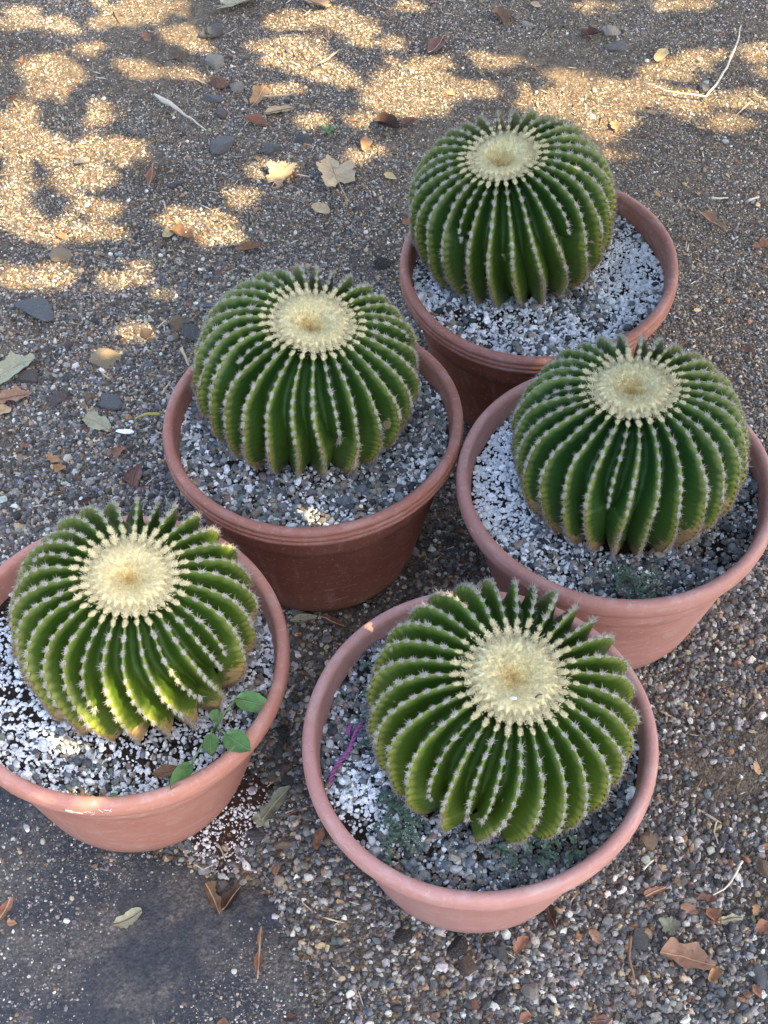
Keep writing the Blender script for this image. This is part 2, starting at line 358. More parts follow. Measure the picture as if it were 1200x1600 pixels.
def make_pot(k):
    x, y, mm, tx, ty = POTS[k]; T = tilt_m(x, y, tx, ty)
    t = thing('flower_pot', POT_LABEL[k], 'flower pot', group='terracotta pots with cacti', mat=T)
    Ro, h = POT_R * mm, POT_H; Rb = POT_B * mm; ringed = k in 'AB'
    ph = random.random() * 6
    wob = lambda th, z: 0.0016 * (z / h) * math.sin(2 * th + ph) + 0.0008 * (z / h) * math.sin(3 * th + ph * 2)
    lip = 0.027
    # wall: outer face from the foot up to under the lip, then the inner face
    rw = lambda z: Rb + (Ro - 0.013 - Rb) * (z / (h - lip)) ** 0.92
    prof = [(0.02, 0.002), (Rb - 0.006, 0.001), (Rb - 0.001, 0.004)]
    for z in np.linspace(0.02, h - lip - 0.055, 8): prof.append((rw(z), z))
    zb = h - lip - 0.05
    prof += [(rw(zb) + 0.0004, zb), (rw(zb) + 0.0022, zb + 0.003), (rw(zb + 0.02) + 0.0022, zb + 0.02), (rw(zb + 0.024) + 0.0008, zb + 0.024), (rw(h - lip), h - lip), (Ro - 0.012, h - lip + 0.006)]
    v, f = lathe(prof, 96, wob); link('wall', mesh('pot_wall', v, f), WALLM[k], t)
    prof = [(Ro - 0.0125, h - lip + 0.001), (Ro - 0.004, h - lip), (Ro - 0.0012, h - lip + 0.003)]
    if ringed:
        prof += [(Ro - 0.0008, h - 0.019), (Ro - 0.0030, h - 0.0175), (Ro - 0.0006, h - 0.0155), (Ro - 0.0008, h - 0.011), (Ro - 0.0032, h - 0.0095), (Ro - 0.0014, h - 0.0075)]
    else:
        prof += [(Ro, h - 0.018), (Ro, h - 0.012), (Ro - 0.001, h - 0.0075)]
    prof += [(Ro - 0.0025, h - 0.0028), (Ro - 0.0055, h - 0.0005), (Ro - 0.009, h), (Ro - 0.0125, h - 0.0006), (Ro - 0.0150, h - 0.003), (Ro - 0.0162, h - 0.008), (Ro - 0.0175, h - 0.018), (Ro - 0.0205, h - 0.040), (Ro - 0.026, h - 0.08)]
    v, f = lathe(prof, 128, wob); rim = link('rim', mesh('pot_rim', v, f), PM[k], t)
    if k == 'D':                          # pale scratches rubbed into the front of the rim
        acc = Acc(); Ti = T.inverted()
        def sc(pts, w=0.0011):
            q = []
            for ax, ay in pts:
                p = Ti @ at(ax, ay, h - 0.013); a_ = math.atan2(p.y, p.x); zz = h - 0.013 - (ay - 1262 - 0.1 * (ax - 150)) * 0.00075
                r_ = Ro + wob(a_, zz) + 0.0004 - (0.001 if zz > h - 0.008 else 0); q.append((r_ * math.cos(a_), r_ * math.sin(a_), zz))
            vv, ff = tube(q, w * 0.5, 5); acc.add(vv, ff)
        sc([(107, 1256), (118, 1259)], .0026); sc([(118, 1260), (132, 1262)]); sc([(141, 1255), (146, 1260), (152, 1254), (148, 1264), (142, 1267)], .0009)
        sc([(158, 1252), (163, 1260)]); sc([(165, 1253), (170, 1257)], .0014); sc([(172, 1258), (177, 1252)], .001); sc([(171, 1254), (176, 1259)], .001); sc([(134, 1258), (140, 1257)], .0008)
        link('scratch', acc.build('rim_scratch'), MAT_SCUFF, rim)
    return T
POT_T = {k: make_pot(k) for k in 'ABCDE'}

# ================================================================== CACTI
def skin(name, da, db, yl):
    m = M(name, 0.40, 0.36); co = m.coord()
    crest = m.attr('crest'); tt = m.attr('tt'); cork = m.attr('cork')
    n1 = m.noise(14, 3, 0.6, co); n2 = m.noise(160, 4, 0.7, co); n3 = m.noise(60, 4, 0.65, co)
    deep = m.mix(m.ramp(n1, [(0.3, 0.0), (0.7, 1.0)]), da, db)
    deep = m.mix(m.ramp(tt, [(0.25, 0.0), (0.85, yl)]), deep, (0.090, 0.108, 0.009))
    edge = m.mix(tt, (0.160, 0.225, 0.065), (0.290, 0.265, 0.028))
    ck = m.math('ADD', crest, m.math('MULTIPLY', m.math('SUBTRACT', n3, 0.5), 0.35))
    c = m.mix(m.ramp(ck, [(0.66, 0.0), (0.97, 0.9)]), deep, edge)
    bands = m.n('TexWave', wave_type='BANDS', bands_direction='Z'); bands.inputs['Scale'].default_value = 38; bands.inputs['Distortion'].default_value = 3.0; bands.inputs['Detail'].default_value = 3
    m.l(co, bands.inputs['Vector'])
    c = m.mix(0.18, c, m.ramp(bands.outputs['Fac'], [(0.2, 0.72), (0.8, 1.2)]), 'MULTIPLY')
    ckk = m.math('ADD', cork, m.math('ADD', m.math('MULTIPLY', m.math('SUBTRACT', n2, 0.5), 1.3), m.math('MULTIPLY', m.math('SUBTRACT', n3, 0.5), 1.3)))
    c = m.mix(m.ramp(ckk, [(0.45, 0.0), (0.62, 0.9)]), c, m.mix(n3, (0.20, 0.105, 0.035), (0.40, 0.27, 0.13)))
    scab = m.ramp(m.math('ADD', m.noise(34, 2, .5, co), m.math('MULTIPLY', m.math('SUBTRACT', n2, .5), .16)), [(0.735, 0.0), (0.75, 1.0)])
    c = m.mix(m.math('MULTIPLY', scab, .75), c, (0.33, 0.26, 0.15))
    spk = m.ramp(m.noise(520, 2, 0.5, co), [(0.70, 0.0), (0.76, 1.0)])
    c = m.mix(m.math('MULTIPLY', spk, 0.20), c, (0.42, 0.42, 0.25))
    m.base(c); m.l(m.ramp(n3, [(0.3, 0.34), (0.7, 0.52)]), m.b.inputs['Roughness'])
    m.b.inputs['Subsurface Weight'].default_value = 0.0
    m.bump(m.math('ADD', m.math('MULTIPLY', bands.outputs['Fac'], 0.4), n2), 0.10, 0.0008)
    return m.m
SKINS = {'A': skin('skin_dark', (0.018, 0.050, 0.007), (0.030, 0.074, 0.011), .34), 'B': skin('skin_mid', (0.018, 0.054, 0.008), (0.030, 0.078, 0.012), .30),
         'C': skin('skin_deep', (0.014, 0.050, 0.010), (0.024, 0.072, 0.014), .24), 'D': skin('skin_olive', (0.025, 0.062, 0.006), (0.042, 0.088, 0.010), .58), 'E': skin('skin_yellow', (0.026, 0.064, 0.006), (0.043, 0.091, 0.010), .60)}
def fuzz_mat(name, ca, cb, scale=700):
    m = M(name, 0.95, 0.1); co = m.coord(); q = m.noise(scale, 3, 0.7, co)
    m.base(m.mix(m.ramp(q, [(0.3, 0.0), (0.7, 1.0)]), ca, cb)); m.bump(q, 0.8, 0.001); return m.m
MAT_WOOL = []
m = M('crown_wool', 0.95, 0.1); co = m.coord(); rr_ = m.attr('rad'); q = m.noise(420, 3, 0.7, co); q2 = m.noise(60, 3, 0.6, co)
cw = m.ramp(m.math('ADD', rr_, m.math('MULTIPLY', m.math('SUBTRACT', q2, 0.5), 0.35)), [(0.0, (0.58, 0.38, 0.14)), (0.2, (0.78, 0.60, 0.25)), (0.45, (0.85, 0.73, 0.40)), (1.0, (0.86, 0.76, 0.45))])
m.base(m.mix(1.0, cw, m.ramp(q, [(0.25, 0.85), (0.7, 1.1)]), 'MULTIPLY')); m.bump(q, 0.5, 0.0015); MAT_CROWN = m.m
MAT_PAD = [fuzz_mat('wool_young', (0.50, 0.42, 0.21), (0.80, 0.70, 0.42)), fuzz_mat('wool_mature', (0.26, 0.25, 0.19), (0.52, 0.49, 0.40)), fuzz_mat('wool_old', (0.17, 0.12, 0.07), (0.38, 0.28, 0.16))]
def spine_mat(name, a_, b_):
    m = M(name, 0.5, 0.4); m.base(m.mix(m.noise(300, 2, 0.5), a_, b_)); return m.m
MAT_SPINE = [spine_mat('spine_young', (0.66, 0.56, 0.38), (0.80, 0.74, 0.60)), spine_mat('spine_mature', (0.22, 0.19, 0.15), (0.48, 0.43, 0.36)), spine_mat('spine_old', (0.14, 0.12, 0.11), (0.34, 0.30, 0.27))]
def cone(p, d, ln, r, n=4, bend=0.0):
    d = d.normalized(); a_ = d.orthogonal().normalized(); b_ = d.cross(a_); v = []
    for k in range(n): q = 2 * math.pi * k / n; v.append(p + (a_ * math.cos(q) + b_ * math.sin(q)) * r)
    v.append(p + d * ln + Vector((0, 0, bend * ln))); return v, [(k, (k + 1) % n, n) for k in range(n)]
def areole_mesh(stage, seed):   # local frame: x across the rib, y down the rib, z outwards
    rr = random.Random(seed); acc = Acc()
    hw, hl, hh = [(0.0036, 0.0074, 0.0024), (0.0028, 0.0055, 0.0020), (0.0024, 0.0036, 0.0015)][stage]
    off = Vector((rr.random() * 30, 0, 5)); v = []
    for p in ICO1[0]:
        s = 1 + 0.3 * mn.noise(p * 2.2 + off); v.append((p.x * hw * s, p.y * hl * s, p.z * hh * s + hh * 0.25))
    acc.add(v, ICO1[1], 0)
    for _ in range([90, 26, 8][stage]):      # short wool hairs
        a_ = rr.uniform(0, 6.28); q = math.sqrt(rr.random()); p = Vector((hw * q * math.cos(a_), hl * q * math.sin(a_), hh * math.sqrt(max(0, 1 - q * q)) * 0.9))
        d = Vector((p.x / hw, p.y / hl, 0.9)) + Vector((rr.gauss(0, .5), rr.gauss(0, .5), 0))
        vv, ff = cone(p, d, rr.uniform(0.0014, 0.003), 0.00042, 3); acc.add(vv, ff, 0)
    ns = [7, 8, 9][stage]
    for i in range(ns):
        a_ = 2 * math.pi * (i + rr.uniform(-.25, .25)) / ns; el = rr.uniform(0.35, 0.75)
        d = Vector((math.cos(a_) * math.cos(el), math.sin(a_) * math.cos(el) * 0.9 , math.sin(el)))
        ln = rr.uniform(0.0052, 0.0090) * [0.72, 0.78, 0.9][stage] * rr.uniform(.7, 1.2)
        vv, ff = cone(Vector((d.x * hw * .5, d.y * hl * .5, hh * .6)), d, ln, 0.00048, 4, rr.uniform(-.12, .12)); acc.add(vv, ff, 1)
    for i in range(1 + (rr.random() < .5)):
        d = Vector((rr.gauss(0, .25), rr.gauss(0.15, .25), 1)); vv, ff = cone(Vector((0, 0, hh * .6)), d, rr.uniform(.006, .0095), 0.0005, 4); acc.add(vv, ff, 1)
    me = acc.build('areole'); me.materials.append(MAT_PAD[stage]); me.materials.append(MAT_SPINE[stage]); return me
AREOLES = [[areole_mesh(s, 10 * s + i) for i in range(6)] for s in range(3)]
def smooth(a_, b_, x): q = np.clip((x - a_) / (b_ - a_), 0, 1); return q * q * (3 - 2 * q)
CACTI = {  # offset in pot, radius, height, tilt, ribs, short ribs (azimuth deg, end), cork, profile flatness, label
 'A': dict(off=(-0.0271, 0.0575), a=0.1500, H=0.184, tilt=(-0.185, -0.03), n=30, short=[(-58, .50), (-128, .42), (40, .5), (172, .45)], cork=0.12, top=0.30,
   label='dark green barrel cactus farthest back with a deep hollow in its small crown'),
 'B': dict(off=(-0.0163, 0.0493), a=0.1490, H=0.1735, tilt=(0.125, -0.01), n=31, short=[(-82, .58), (-150, .33), (70, .5), (5, .44)], cork=0.30, top=0.33,
   label='green barrel cactus in the middle pot with dark grey grit round its base'),
 'C': dict(off=(0.0115, 0.0099), a=0.1470, H=0.180, tilt=(-0.052, 0.072), n=30, short=[(-112, .56), (165, .30), (60, .5)], cork=0.55, top=0.325,
   label='deep green barrel cactus on the right with orange corky rib ends beside white perlite'),
 'D': dict(off=(0.0263, 0.0182), a=0.1390, H=0.187, tilt=(0.092, -0.084), n=30, short=[(-122, .55), (-72, .60), (-48, .52), (-30, .47), (75, .55), (160, .4)], cork=0.85, top=0.325,
   label='yellowish barrel cactus at left with brown corky lower ribs catching sun flecks'),
 'E': dict(off=(0.0149, 0.0135), a=0.1490, H=0.160, tilt=(0.109, -0.11), n=31, short=[(-118, .62), (-108, .6), (-135, .62), (70, .55)], cork=0.22, top=0.335,
   label='flat topped barrel cactus nearest the camera with the widest cream wool crown')}
SOIL_D = 0.036
def make_cactus(k):
    c = CACTI[k]; px_, py_, mm, ptx, pty = POTS[k]; a = c['a']; H = c['H']; rr = random.Random(ord(k)); r2 = np.random.default_rng(ord(k))
    T = tilt_m(px_ + c['off'][0], py_ + c['off'][1], *c['tilt'], POT_H - SOIL_D)
    root = thing('barrel_cactus', c['label'], 'cactus', group='barrel cacti', mat=T)
    ctrl = np.array([(c['top'] - .10, .965), (c['top'] + .0, 1.0), (.50, .992), (.66, .957), (.82, .872), (.93, .735), (.985, .58), (1, .42), (.945, .20), (.83, .04), (.70, -.10)])
    seg = np.hypot(np.diff(ctrl[:, 0]) * a, np.diff(ctrl[:, 1]) * H); s0 = np.concatenate([[0], np.cumsum(seg)])
    ss = np.linspace(0, s0[-1], 400)
    # smooth the control polyline
    pr, pz = np.interp(ss, s0, ctrl[:, 0]) * a, np.interp(ss, s0, ctrl[:, 1]) * H
    ker = np.hanning(61); ker /= ker.sum()
    sm = lambda q: np.convolve(np.pad(q, 30, mode='reflect', reflect_type='odd'), ker, 'valid')
    pr, pz = sm(pr), sm(pz)
    dl = np.concatenate([[0], np.cumsum(np.hypot(np.diff(pr), np.diff(pz)))]); Ltot = dl[-1]
    # areole stations along the arc (closer together lower down)
    st, s = [], 0.005
    while s < Ltot - 0.006: st.append(s); s += 0.0125 if s < .025 else 0.0178 - 0.0085 * min(1, s / (0.70 * Ltot))
    st = np.array(st)
    NT = 4 * len(st) + 8; sv = np.linspace(0, Ltot, NT); tv_ = sv / Ltot
    r_t, z_t = np.interp(sv, dl, pr), np.interp(sv, dl, pz)
    nr, nz = -np.gradient(z_t, sv), np.gradient(r_t, sv); q = np.hypot(nr, nz); nr, nz = nr / q, nz / q
    # ribs: angular order, short ones tuck in between
    n = c['n']; base = [(2 * math.pi * i / n + rr.uniform(-.012, .012), None) for i in range(n)]
    azs = [(math.radians(az) % (2 * math.pi), te) for az, te in c['short']]
    ribs = sorted([(b[0] % (2 * math.pi), None) for b in base])
    for az, te in azs:
        i = min(range(len(ribs)), key=lambda j: abs((ribs[j][0] - az + math.pi) % (2 * math.pi) - math.pi) + (9 if ribs[j][1] else 0)); ribs[i] = (ribs[i][0], te)
    N = len(ribs)
    wts = np.ones((N, NT))
    for i, (_, te) in enumerate(ribs):
        wts[i] *= rr.uniform(0.93, 1.07)
        if te: wts[i] = 0.92 - 0.92 * smooth(0.35 * te, 1.45 * te, tv_) + 1e-4
    tot = wts.sum(0); cum = np.cumsum(wts, 0); phi0 = ribs[0][0]
    crest_a = phi0 + 2 * math.pi * (cum - wts / 2) / tot
    for i in range(N): crest_a[i] += 0.018 * np.sin(tv_ * rr.uniform(4, 9) + rr.uniform(0, 6)) * smooth(.1, .5, tv_)
    te_of = [ribs[i][1] for i in range(N)]
    pitch = 2 * math.pi / tot
    hwS = [None] * N
    for i in range(N):
        if te_of[i]: hwS[i] = 0.46 * pitch * np.sqrt(np.clip(1 - np.clip(tv_ / te_of[i], 0, 1) ** 9, 0, 1)) * (1 - .25 * tv_ / te_of[i])
    def edge_between(i, j):       # i then j counter-clockwise
        ci_, cj = crest_a[i], crest_a[j] + (2 * math.pi if j < i else 0)
        return 0.5 * (ci_ + cj)
    lo = [None] * N; hi = [None] * N
    for i in range(N):
        j = (i + 1) % N; e = edge_between(i, j); w = 2 * math.pi if j < i else 0
        if te_of[i] and not te_of[j]:
            jj, ii = j, (i - 1) % N
            mid_ = edge_between(ii, j) if not te_of[ii] else crest_a[i]
            if ii > i: mid_ = mid_ - (0 if j > ii else 0)
            e2 = np.where(tv_ < te_of[i], crest_a[i] + hwS[i], crest_a[i]); hi[i] = e2; lo[j] = e2 - w
        elif te_of[j] and not te_of[i]:
            e2 = np.where(tv_ < te_of[j], crest_a[j] + w - hwS[j], crest_a[j] + w); hi[i] = e2; lo[j] = e2 - w
        else:
            hi[i] = e; lo[j] = e - w
    depth = a * (0.120 + 0.075 * smooth(0.02, 0.30, tv_) - 0.050 * smooth(.5, .95, tv_))
    depth = np.minimum(depth, 0.75 * r_t)
    US = np.array([-1, -.94, -.84, -.7, -.54, -.38, -.24, -.11, 0, .11, .24, .38, .54, .7, .84, .94, 1])
    pw = 2.0 - 0.92 * smooth(0.20, 0.65, tv_); fw = 0.54 + 0.46 * smooth(0.16, 0.62, tv_)
    bumpw = np.zeros(NT)
    for q in st: bumpw += np.exp(-((sv - q) / 0.0032) ** 2)     # dips at areoles
    corkk = c['cork']
    vmat = np.array((T.inverted() @ Vector((0, 0, CAMH))))
    cand = []
    for i in range(N):
        te = te_of[i]; last = NT
        if te: last = int(np.searchsorted(tv_, te)) + 1
        hs = np.ones(NT); jit = 1 + r2.normal(0, .028)
        if te: hs = np.sqrt(np.clip(1 - np.clip(tv_ / te, 0, 1) ** 11, 0, 1)) * (1 - .12 * tv_ / te)
        wob_ = 0.0012 * np.sin(sv * rr.uniform(50, 90) + rr.uniform(0, 6))
        V = []; crA = []; ttA = []; ckA = []
        endlim = .80 - corkk * rr.uniform(.18, .42)
        for t in range(last):
            for u in US:
                ang = crest_a[i][t] + (u * (hi[i][t] - crest_a[i][t]) if u > 0 else -u * (lo[i][t] - crest_a[i][t]))
                hgt = (0.86 * max(0.0, 1 - (abs(u) / fw[t]) ** pw[t]) + 0.14 * (1 - abs(u))) * hs[t]
                d = depth[t] * (1 - hgt) + (0.0044 if tv_[t] > .42 else 0.0024) * (bumpw[t] - .35) * math.exp(-(u / .34) ** 2) * hs[t]
                d += wob_[t] * hgt - a * 0.012 * (jit - 1) * 20 * hgt
                r_ = r_t[t] - nr[t] * d; z_ = z_t[t] - nz[t] * d
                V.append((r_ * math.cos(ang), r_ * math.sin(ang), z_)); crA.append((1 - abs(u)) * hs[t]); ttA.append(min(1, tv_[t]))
                ckA.append(max(0, (tv_[t] - endlim) / .17) * (0.10 + 1.0 * (1 - abs(u)) ** 1.3))
        m_ = len(US); Fc = [(t * m_ + q, t * m_ + q + 1, (t + 1) * m_ + q + 1, (t + 1) * m_ + q) for t in range(last - 1) for q in range(m_ - 1)]
        Fc = [p[::-1] for p in Fc]
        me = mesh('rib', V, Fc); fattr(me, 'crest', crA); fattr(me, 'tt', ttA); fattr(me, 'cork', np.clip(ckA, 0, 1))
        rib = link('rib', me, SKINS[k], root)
        # areoles on this rib
        for j, s in enumerate(st):
            tt_ = s / Ltot
            if te and tt_ > te * 0.97: continue
            if tt_ > 0.92: continue
            f_ = s / Ltot * (NT - 1); t = int(f_); w = f_ - t
            r_ = r_t[t] * (1 - w) + r_t[min(t + 1, NT - 1)] * w; z_ = z_t[t] * (1 - w) + z_t[min(t + 1, NT - 1)] * w
            hsv = hs[t]; d = depth[t] * (1 - hsv) + 0.0012 + wob_[t] * hsv - a * 0.012 * (jit - 1) * 20 * hsv
            ang = crest_a[i][t]; nn = Vector((nr[t] * math.cos(ang), nr[t] * math.sin(ang), nz[t]))
            p = Vector((r_ * math.cos(ang), r_ * math.sin(ang), z_)) - nn * d
            ta = Vector((nz[t] * math.cos(ang), nz[t] * math.sin(ang), -nr[t])); xx = ta.cross(nn)
            sc_ = rr.uniform(.75, 1.15) * (1.0 if s < .02 else 0.80 if s < .036 else 0.92)
            stage = 0 if s < 0.036 else (1 if tt_ < rr.uniform(.50, .62) else 2)
            Mx = Matrix(((xx.x, ta.x, nn.x, p.x), (xx.y, ta.y, nn.y, p.y), (xx.z, ta.z, nn.z, p.z), (0, 0, 0, 1))) @ Matrix.Rotation(rr.uniform(-.25, .25), 4, 'Z') @ Matrix.Diagonal((sc_, sc_ * rr.uniform(.9, 1.15), sc_ * rr.uniform(.85, 1.2), 1))
            view = (Vector(vmat) - p).normalized().dot(nn)
            cand.append((view, rib, Mx, stage))
    cand.sort(key=lambda q: -q[0]); rest = [[], [], []]
    for q, (view, rib, Mx, stage) in enumerate(cand):
        me = AREOLES[stage][rr.randrange(6)]
        if q < 290:
            o = bpy.data.objects.new('areole', me); COL.objects.link(o); o.parent = rib; o.matrix_local = Mx
        else: rest[stage].append((me, Mx))
    acc = Acc()
    for s in range(3):
        for me, Mx in rest[s]:
            vv = np.empty(len(me.vertices) * 3, np.float32); me.vertices.foreach_get('co', vv); vv = vv.reshape(-1, 3)
            A3 = np.array(Mx); vv = vv @ A3[:3, :3].T + A3[:3, 3]; o_ = len(acc.v); acc.v += [tuple(p) for p in vv.tolist()]
            for p in me.polygons: acc.f.append(tuple(o_ + x for x in p.vertices)); acc.m.append(s * 2 + p.material_index)
    if acc.v:
        me = acc.build('areole_row')
        for s in range(3): me.materials.append(MAT_PAD[s]); me.materials.append(MAT_SPINE[s])
        setp(link('areole_row', me, [], root, False), kind='stuff')
    # wool crown: a dished felt of wool with thousands of short hairs
    Rw = a * (c['top'] - .02); V, Fc, rd = [], [], []; NR, NA = 32, 168; la = [rr.uniform(-.05, .05) for _ in range(N)]
    dip = {'A': .036, 'B': .018, 'C': .010, 'D': .011, 'E': .007}[k]
    zc = lambda q, an: H - 0.0005 + 0.0015 * math.exp(-((q - .72) / .22) ** 2) - dip * math.exp(-(q / .38) ** 2) - .006 * max(0, q - .84) / .16 + 0.0022 * mn.noise(Vector((q * 6 * math.cos(an), q * 6 * math.sin(an), ord(k)))) + 0.0015 * max(0, math.cos(N * (an - phi0) * (1 if q > .62 else .5) + (math.pi * int(q * 7) if q > .3 else 0))) * max(0, math.sin(math.pi * ((q * 7) % 1))) * min(1, q * 1.4)
    for i in range(NR):
        q = (i + .02) / (NR - 1 + .02)
        for j in range(NA):
            an = 2 * math.pi * j / NA; rs_ = Rw * q * (1 + (.09 * math.cos(N * (an - phi0)) + .05 * mn.noise(Vector((5 * math.cos(an), 5 * math.sin(an), ord(k))))) * q ** 3); V.append((rs_ * math.cos(an), rs_ * math.sin(an), zc(q, an))); rd.append(q)
    for i in range(NR - 1):
        for j in range(NA): Fc.append((i * NA + j, (i + 1) * NA + j, (i + 1) * NA + (j + 1) % NA, i * NA + (j + 1) % NA))
    Fc.append(tuple(range(NA)))
    for _ in range(5200):
        q = math.sqrt(rr.random()) * 1.02; an = rr.uniform(0, 6.283); p = Vector((Rw * q * math.cos(an), Rw * q * math.sin(an), zc(min(q, 1), an) - .0006))
        d = Vector((math.cos(an) * (q - .35) * 1.3 + rr.gauss(0, .6), math.sin(an) * (q - .35) * 1.3 + rr.gauss(0, .6), 1))
        vv, ff = cone(p, d, rr.uniform(.0022, .0052), 0.0005, 3); o_ = len(V); V += [tuple(x) for x in vv]; rd += [max(0, q + rr.gauss(0, .16))] * 4; Fc += [tuple(x + o_ for x in g) for g in ff]
    for _ in range(1500):     # loose hairs felting the edge into the first areoles
        q = 0.92 + abs(rr.gauss(0, .13)); an = rr.uniform(0, 6.283); p = Vector((Rw * q * math.cos(an), Rw * q * math.sin(an), zc(.86, an) - .002 - .006 * max(0, q - 1)))
        d = Vector((math.cos(an) + rr.gauss(0, .6), math.sin(an) + rr.gauss(0, .6), .7)); vv, ff = cone(p, d, rr.uniform(.003, .006), 0.0005, 3); o_ = len(V); V += [tuple(x) for x in vv]; rd += [1.0] * 4; Fc += [tuple(x + o_ for x in g) for g in ff]
    for _ in range(420):      # stiffer pale spines standing in the wool
        q = rr.uniform(.3, 1.02); an = rr.uniform(0, 6.283); p = Vector((Rw * q * math.cos(an), Rw * q * math.sin(an), zc(min(q, 1), an)))
        d = Vector((rr.gauss(0, .6), rr.gauss(0, .6), 1)); vv, ff = cone(p, d, rr.uniform(.005, .008), 0.0005, 3); o_ = len(V); V += [tuple(x) for x in vv]; rd += [1.0] * 4; Fc += [tuple(x + o_ for x in g) for g in ff]
    me = mesh('wool_crown', V, Fc); fattr(me, 'rad', rd); link('wool_crown', me, MAT_CROWN, root)
    return T
CACT_T = {k: make_cactus(k) for k in 'ABCDE'}

# ================================================================== POTTING SOIL AND GRIT TOP DRESSING
m = M('potting_soil', 1.0, 0.1); co = m.coord(); q = m.noise(120, 5, 0.75, co)
m.base(m.ramp(q, [(0.3, (0.012, 0.009, 0.007)), (0.6, (0.035, 0.026, 0.019)), (0.8, (0.08, 0.06, 0.045))])); m.bump(m.math('ADD', q, m.vor(260, co)), 0.9, 0.003); MAT_SOIL = m.m
SOIL_L = {'A': 'back', 'B': 'middle', 'C': 'right', 'D': 'left', 'E': 'front'}
# white share, dark share, soil gaps per pot; perlite is the white grit
WHT = np.array([(.78, .81, .83), (.67, .70, .72), (.82, .84, .85), (.58, .61, .63)])
DRK = np.array([(.050, .058, .062), (.085, .096, .098), (.135, .150, .150), (.23, .25, .25), (.42, .44, .43), (.17, .19, .165), (.30, .26, .20), (.22, .165, .14), (.14, .16, .18)])
for k in 'ABCDE':
    x, y, mm, tx, ty = POTS[k]; T = POT_T[k]; Ri = POT_R * mm - 0.0180; zs = POT_H - SOIL_D
    V, Fc = [], []; NR, NA = 22, 80
    hf = lambda X_, Y_: 0.004 * snoise(X_, Y_, 22, ord(k)) + 0.002 * snoise(X_, Y_, 70, ord(k) + 1)
    for i in range(NR):
        q = (i + .02) / (NR - 1 + .02) * Ri
        for j in range(NA):
            an = 2 * math.pi * j / NA; X_, Y_ = q * math.cos(an), q * math.sin(an); V.append((X_, Y_, zs + float(hf(X_, Y_)) * (1 if q < Ri * .97 else .6)))
    for i in range(NR - 1):
        for j in range(NA): Fc.append((i * NA + j, (i + 1) * NA + j, (i + 1) * NA + (j + 1) % NA, i * NA + (j + 1) % NA))
    o = link('potting_soil', mesh('potting_soil', V, Fc), MAT_SOIL); o.matrix_world = T; setp(o, f'dark potting soil showing between the grit in the {SOIL_L[k]} pot', None, None, 'stuff')
    n = 15000; q = np.sqrt(rng.uniform(0, 1, n)) * (Ri - .002); an = rng.uniform(0, 6.283, n); lx, ly = q * np.cos(an), q * np.sin(an)
    wx, wy, wz = [np.asarray(T)[i, 0] * lx + np.asarray(T)[i, 1] * ly + np.asarray(T)[i, 2] * zs + np.asarray(T)[i, 3] for i in range(3)]
    ax, ay, _ = to_px(wx, wy, wz)
    cxx, cyy = lx - CACTI[k]['off'][0], ly - CACTI[k]['off'][1]
    out = np.hypot(cxx, cyy) > CACTI[k]['a'] * .72
    n1, n2_ = snoise(lx, ly, 38, ord(k) + 3), snoise(lx, ly, 90, ord(k) + 4)
    g = lambda x0, y0, sx, sy: np.exp(-(((ax - x0) / sx) ** 2 + ((ay - y0) / sy) ** 2))
    if k == 'A': wf = .72 + .25 * g(1000, 400, 70, 120) + .12 * n1 - .25 * g(1000, 375, 35, 25) - .15 * g(800, 490, 130, 25); gap = .10 + .5 * g(970, 445, 25, 14) + .35 * g(800, 495, 60, 14)
    if k == 'B': wf = .32 + .06 * n1 + .45 * g(285, 640, 30, 60) + .38 * g(520, 810, 70, 20) + .1 * g(690, 680, 40, 100); gap = .10 + .55 * g(400, 725, 70, 20) + .35 * g(500, 745, 80, 15)
    if k == 'C': wf = .32 + .85 * g(760, 740, 75, 130) + .35 * g(860, 880, 90, 50) + .06 * n1 - .1 * g(1100, 850, 100, 60); gap = .08 + .5 * g(1120, 860, 40, 35) + .3 * g(1160, 780, 25, 50) + .25 * g(770, 810, 14, 12)
    if k == 'D': wf = .84 + .12 * n1 - .25 * g(400, 1010, 35, 60) ; gap = .22 + .22 * n1 + .5 * g(200, 1190, 60, 18) + .45 * g(20, 1080, 30, 14) + .4 * g(300, 1165, 40, 14)
    if k == 'E': wf = .24 + .06 * n1 + .62 * g(565, 1265, 55, 60) + .25 * g(545, 1180, 60, 60) + .18 * g(980, 1280, 40, 90) - .1 * g(800, 1350, 120, 30); gap = .12 + .4 * g(560, 1300, 45, 35) + .35 * g(560, 1060, 40, 40) + .25 * g(690, 1340, 50, 40) + .2 * g(840, 1330, 80, 20)
    gap = np.clip(gap + .10 * n2_, 0, .95)
    keep = out & (rng.uniform(0, 1, n) > gap); lx, ly, wf = lx[keep], ly[keep], np.clip(wf[keep], 0, 1); n = len(lx)
    isw = rng.uniform(0, 1, n) < wf
    rad = np.exp(rng.normal(0, .34, n)) * np.where(isw, .0023, .0031); rad = np.clip(rad * np.where(rng.uniform(0, 1, n) < .04, 1.5, 1), .001, .0075)
    cols = np.where(isw[:, None], WHT[rng.integers(0, 4, n)], DRK[rng.integers(0, 9, n)]) * rng.uniform(.85, 1.1, (n, 1))
    o = scatter('grit_dressing', np.stack([lx, ly, zs + hf(lx, ly) + rad * rng.uniform(.1, .9, n)], 1), rad, cols, f'white and grey grit dressing the soil in the {SOIL_L[k]} pot')
    o.matrix_world = T

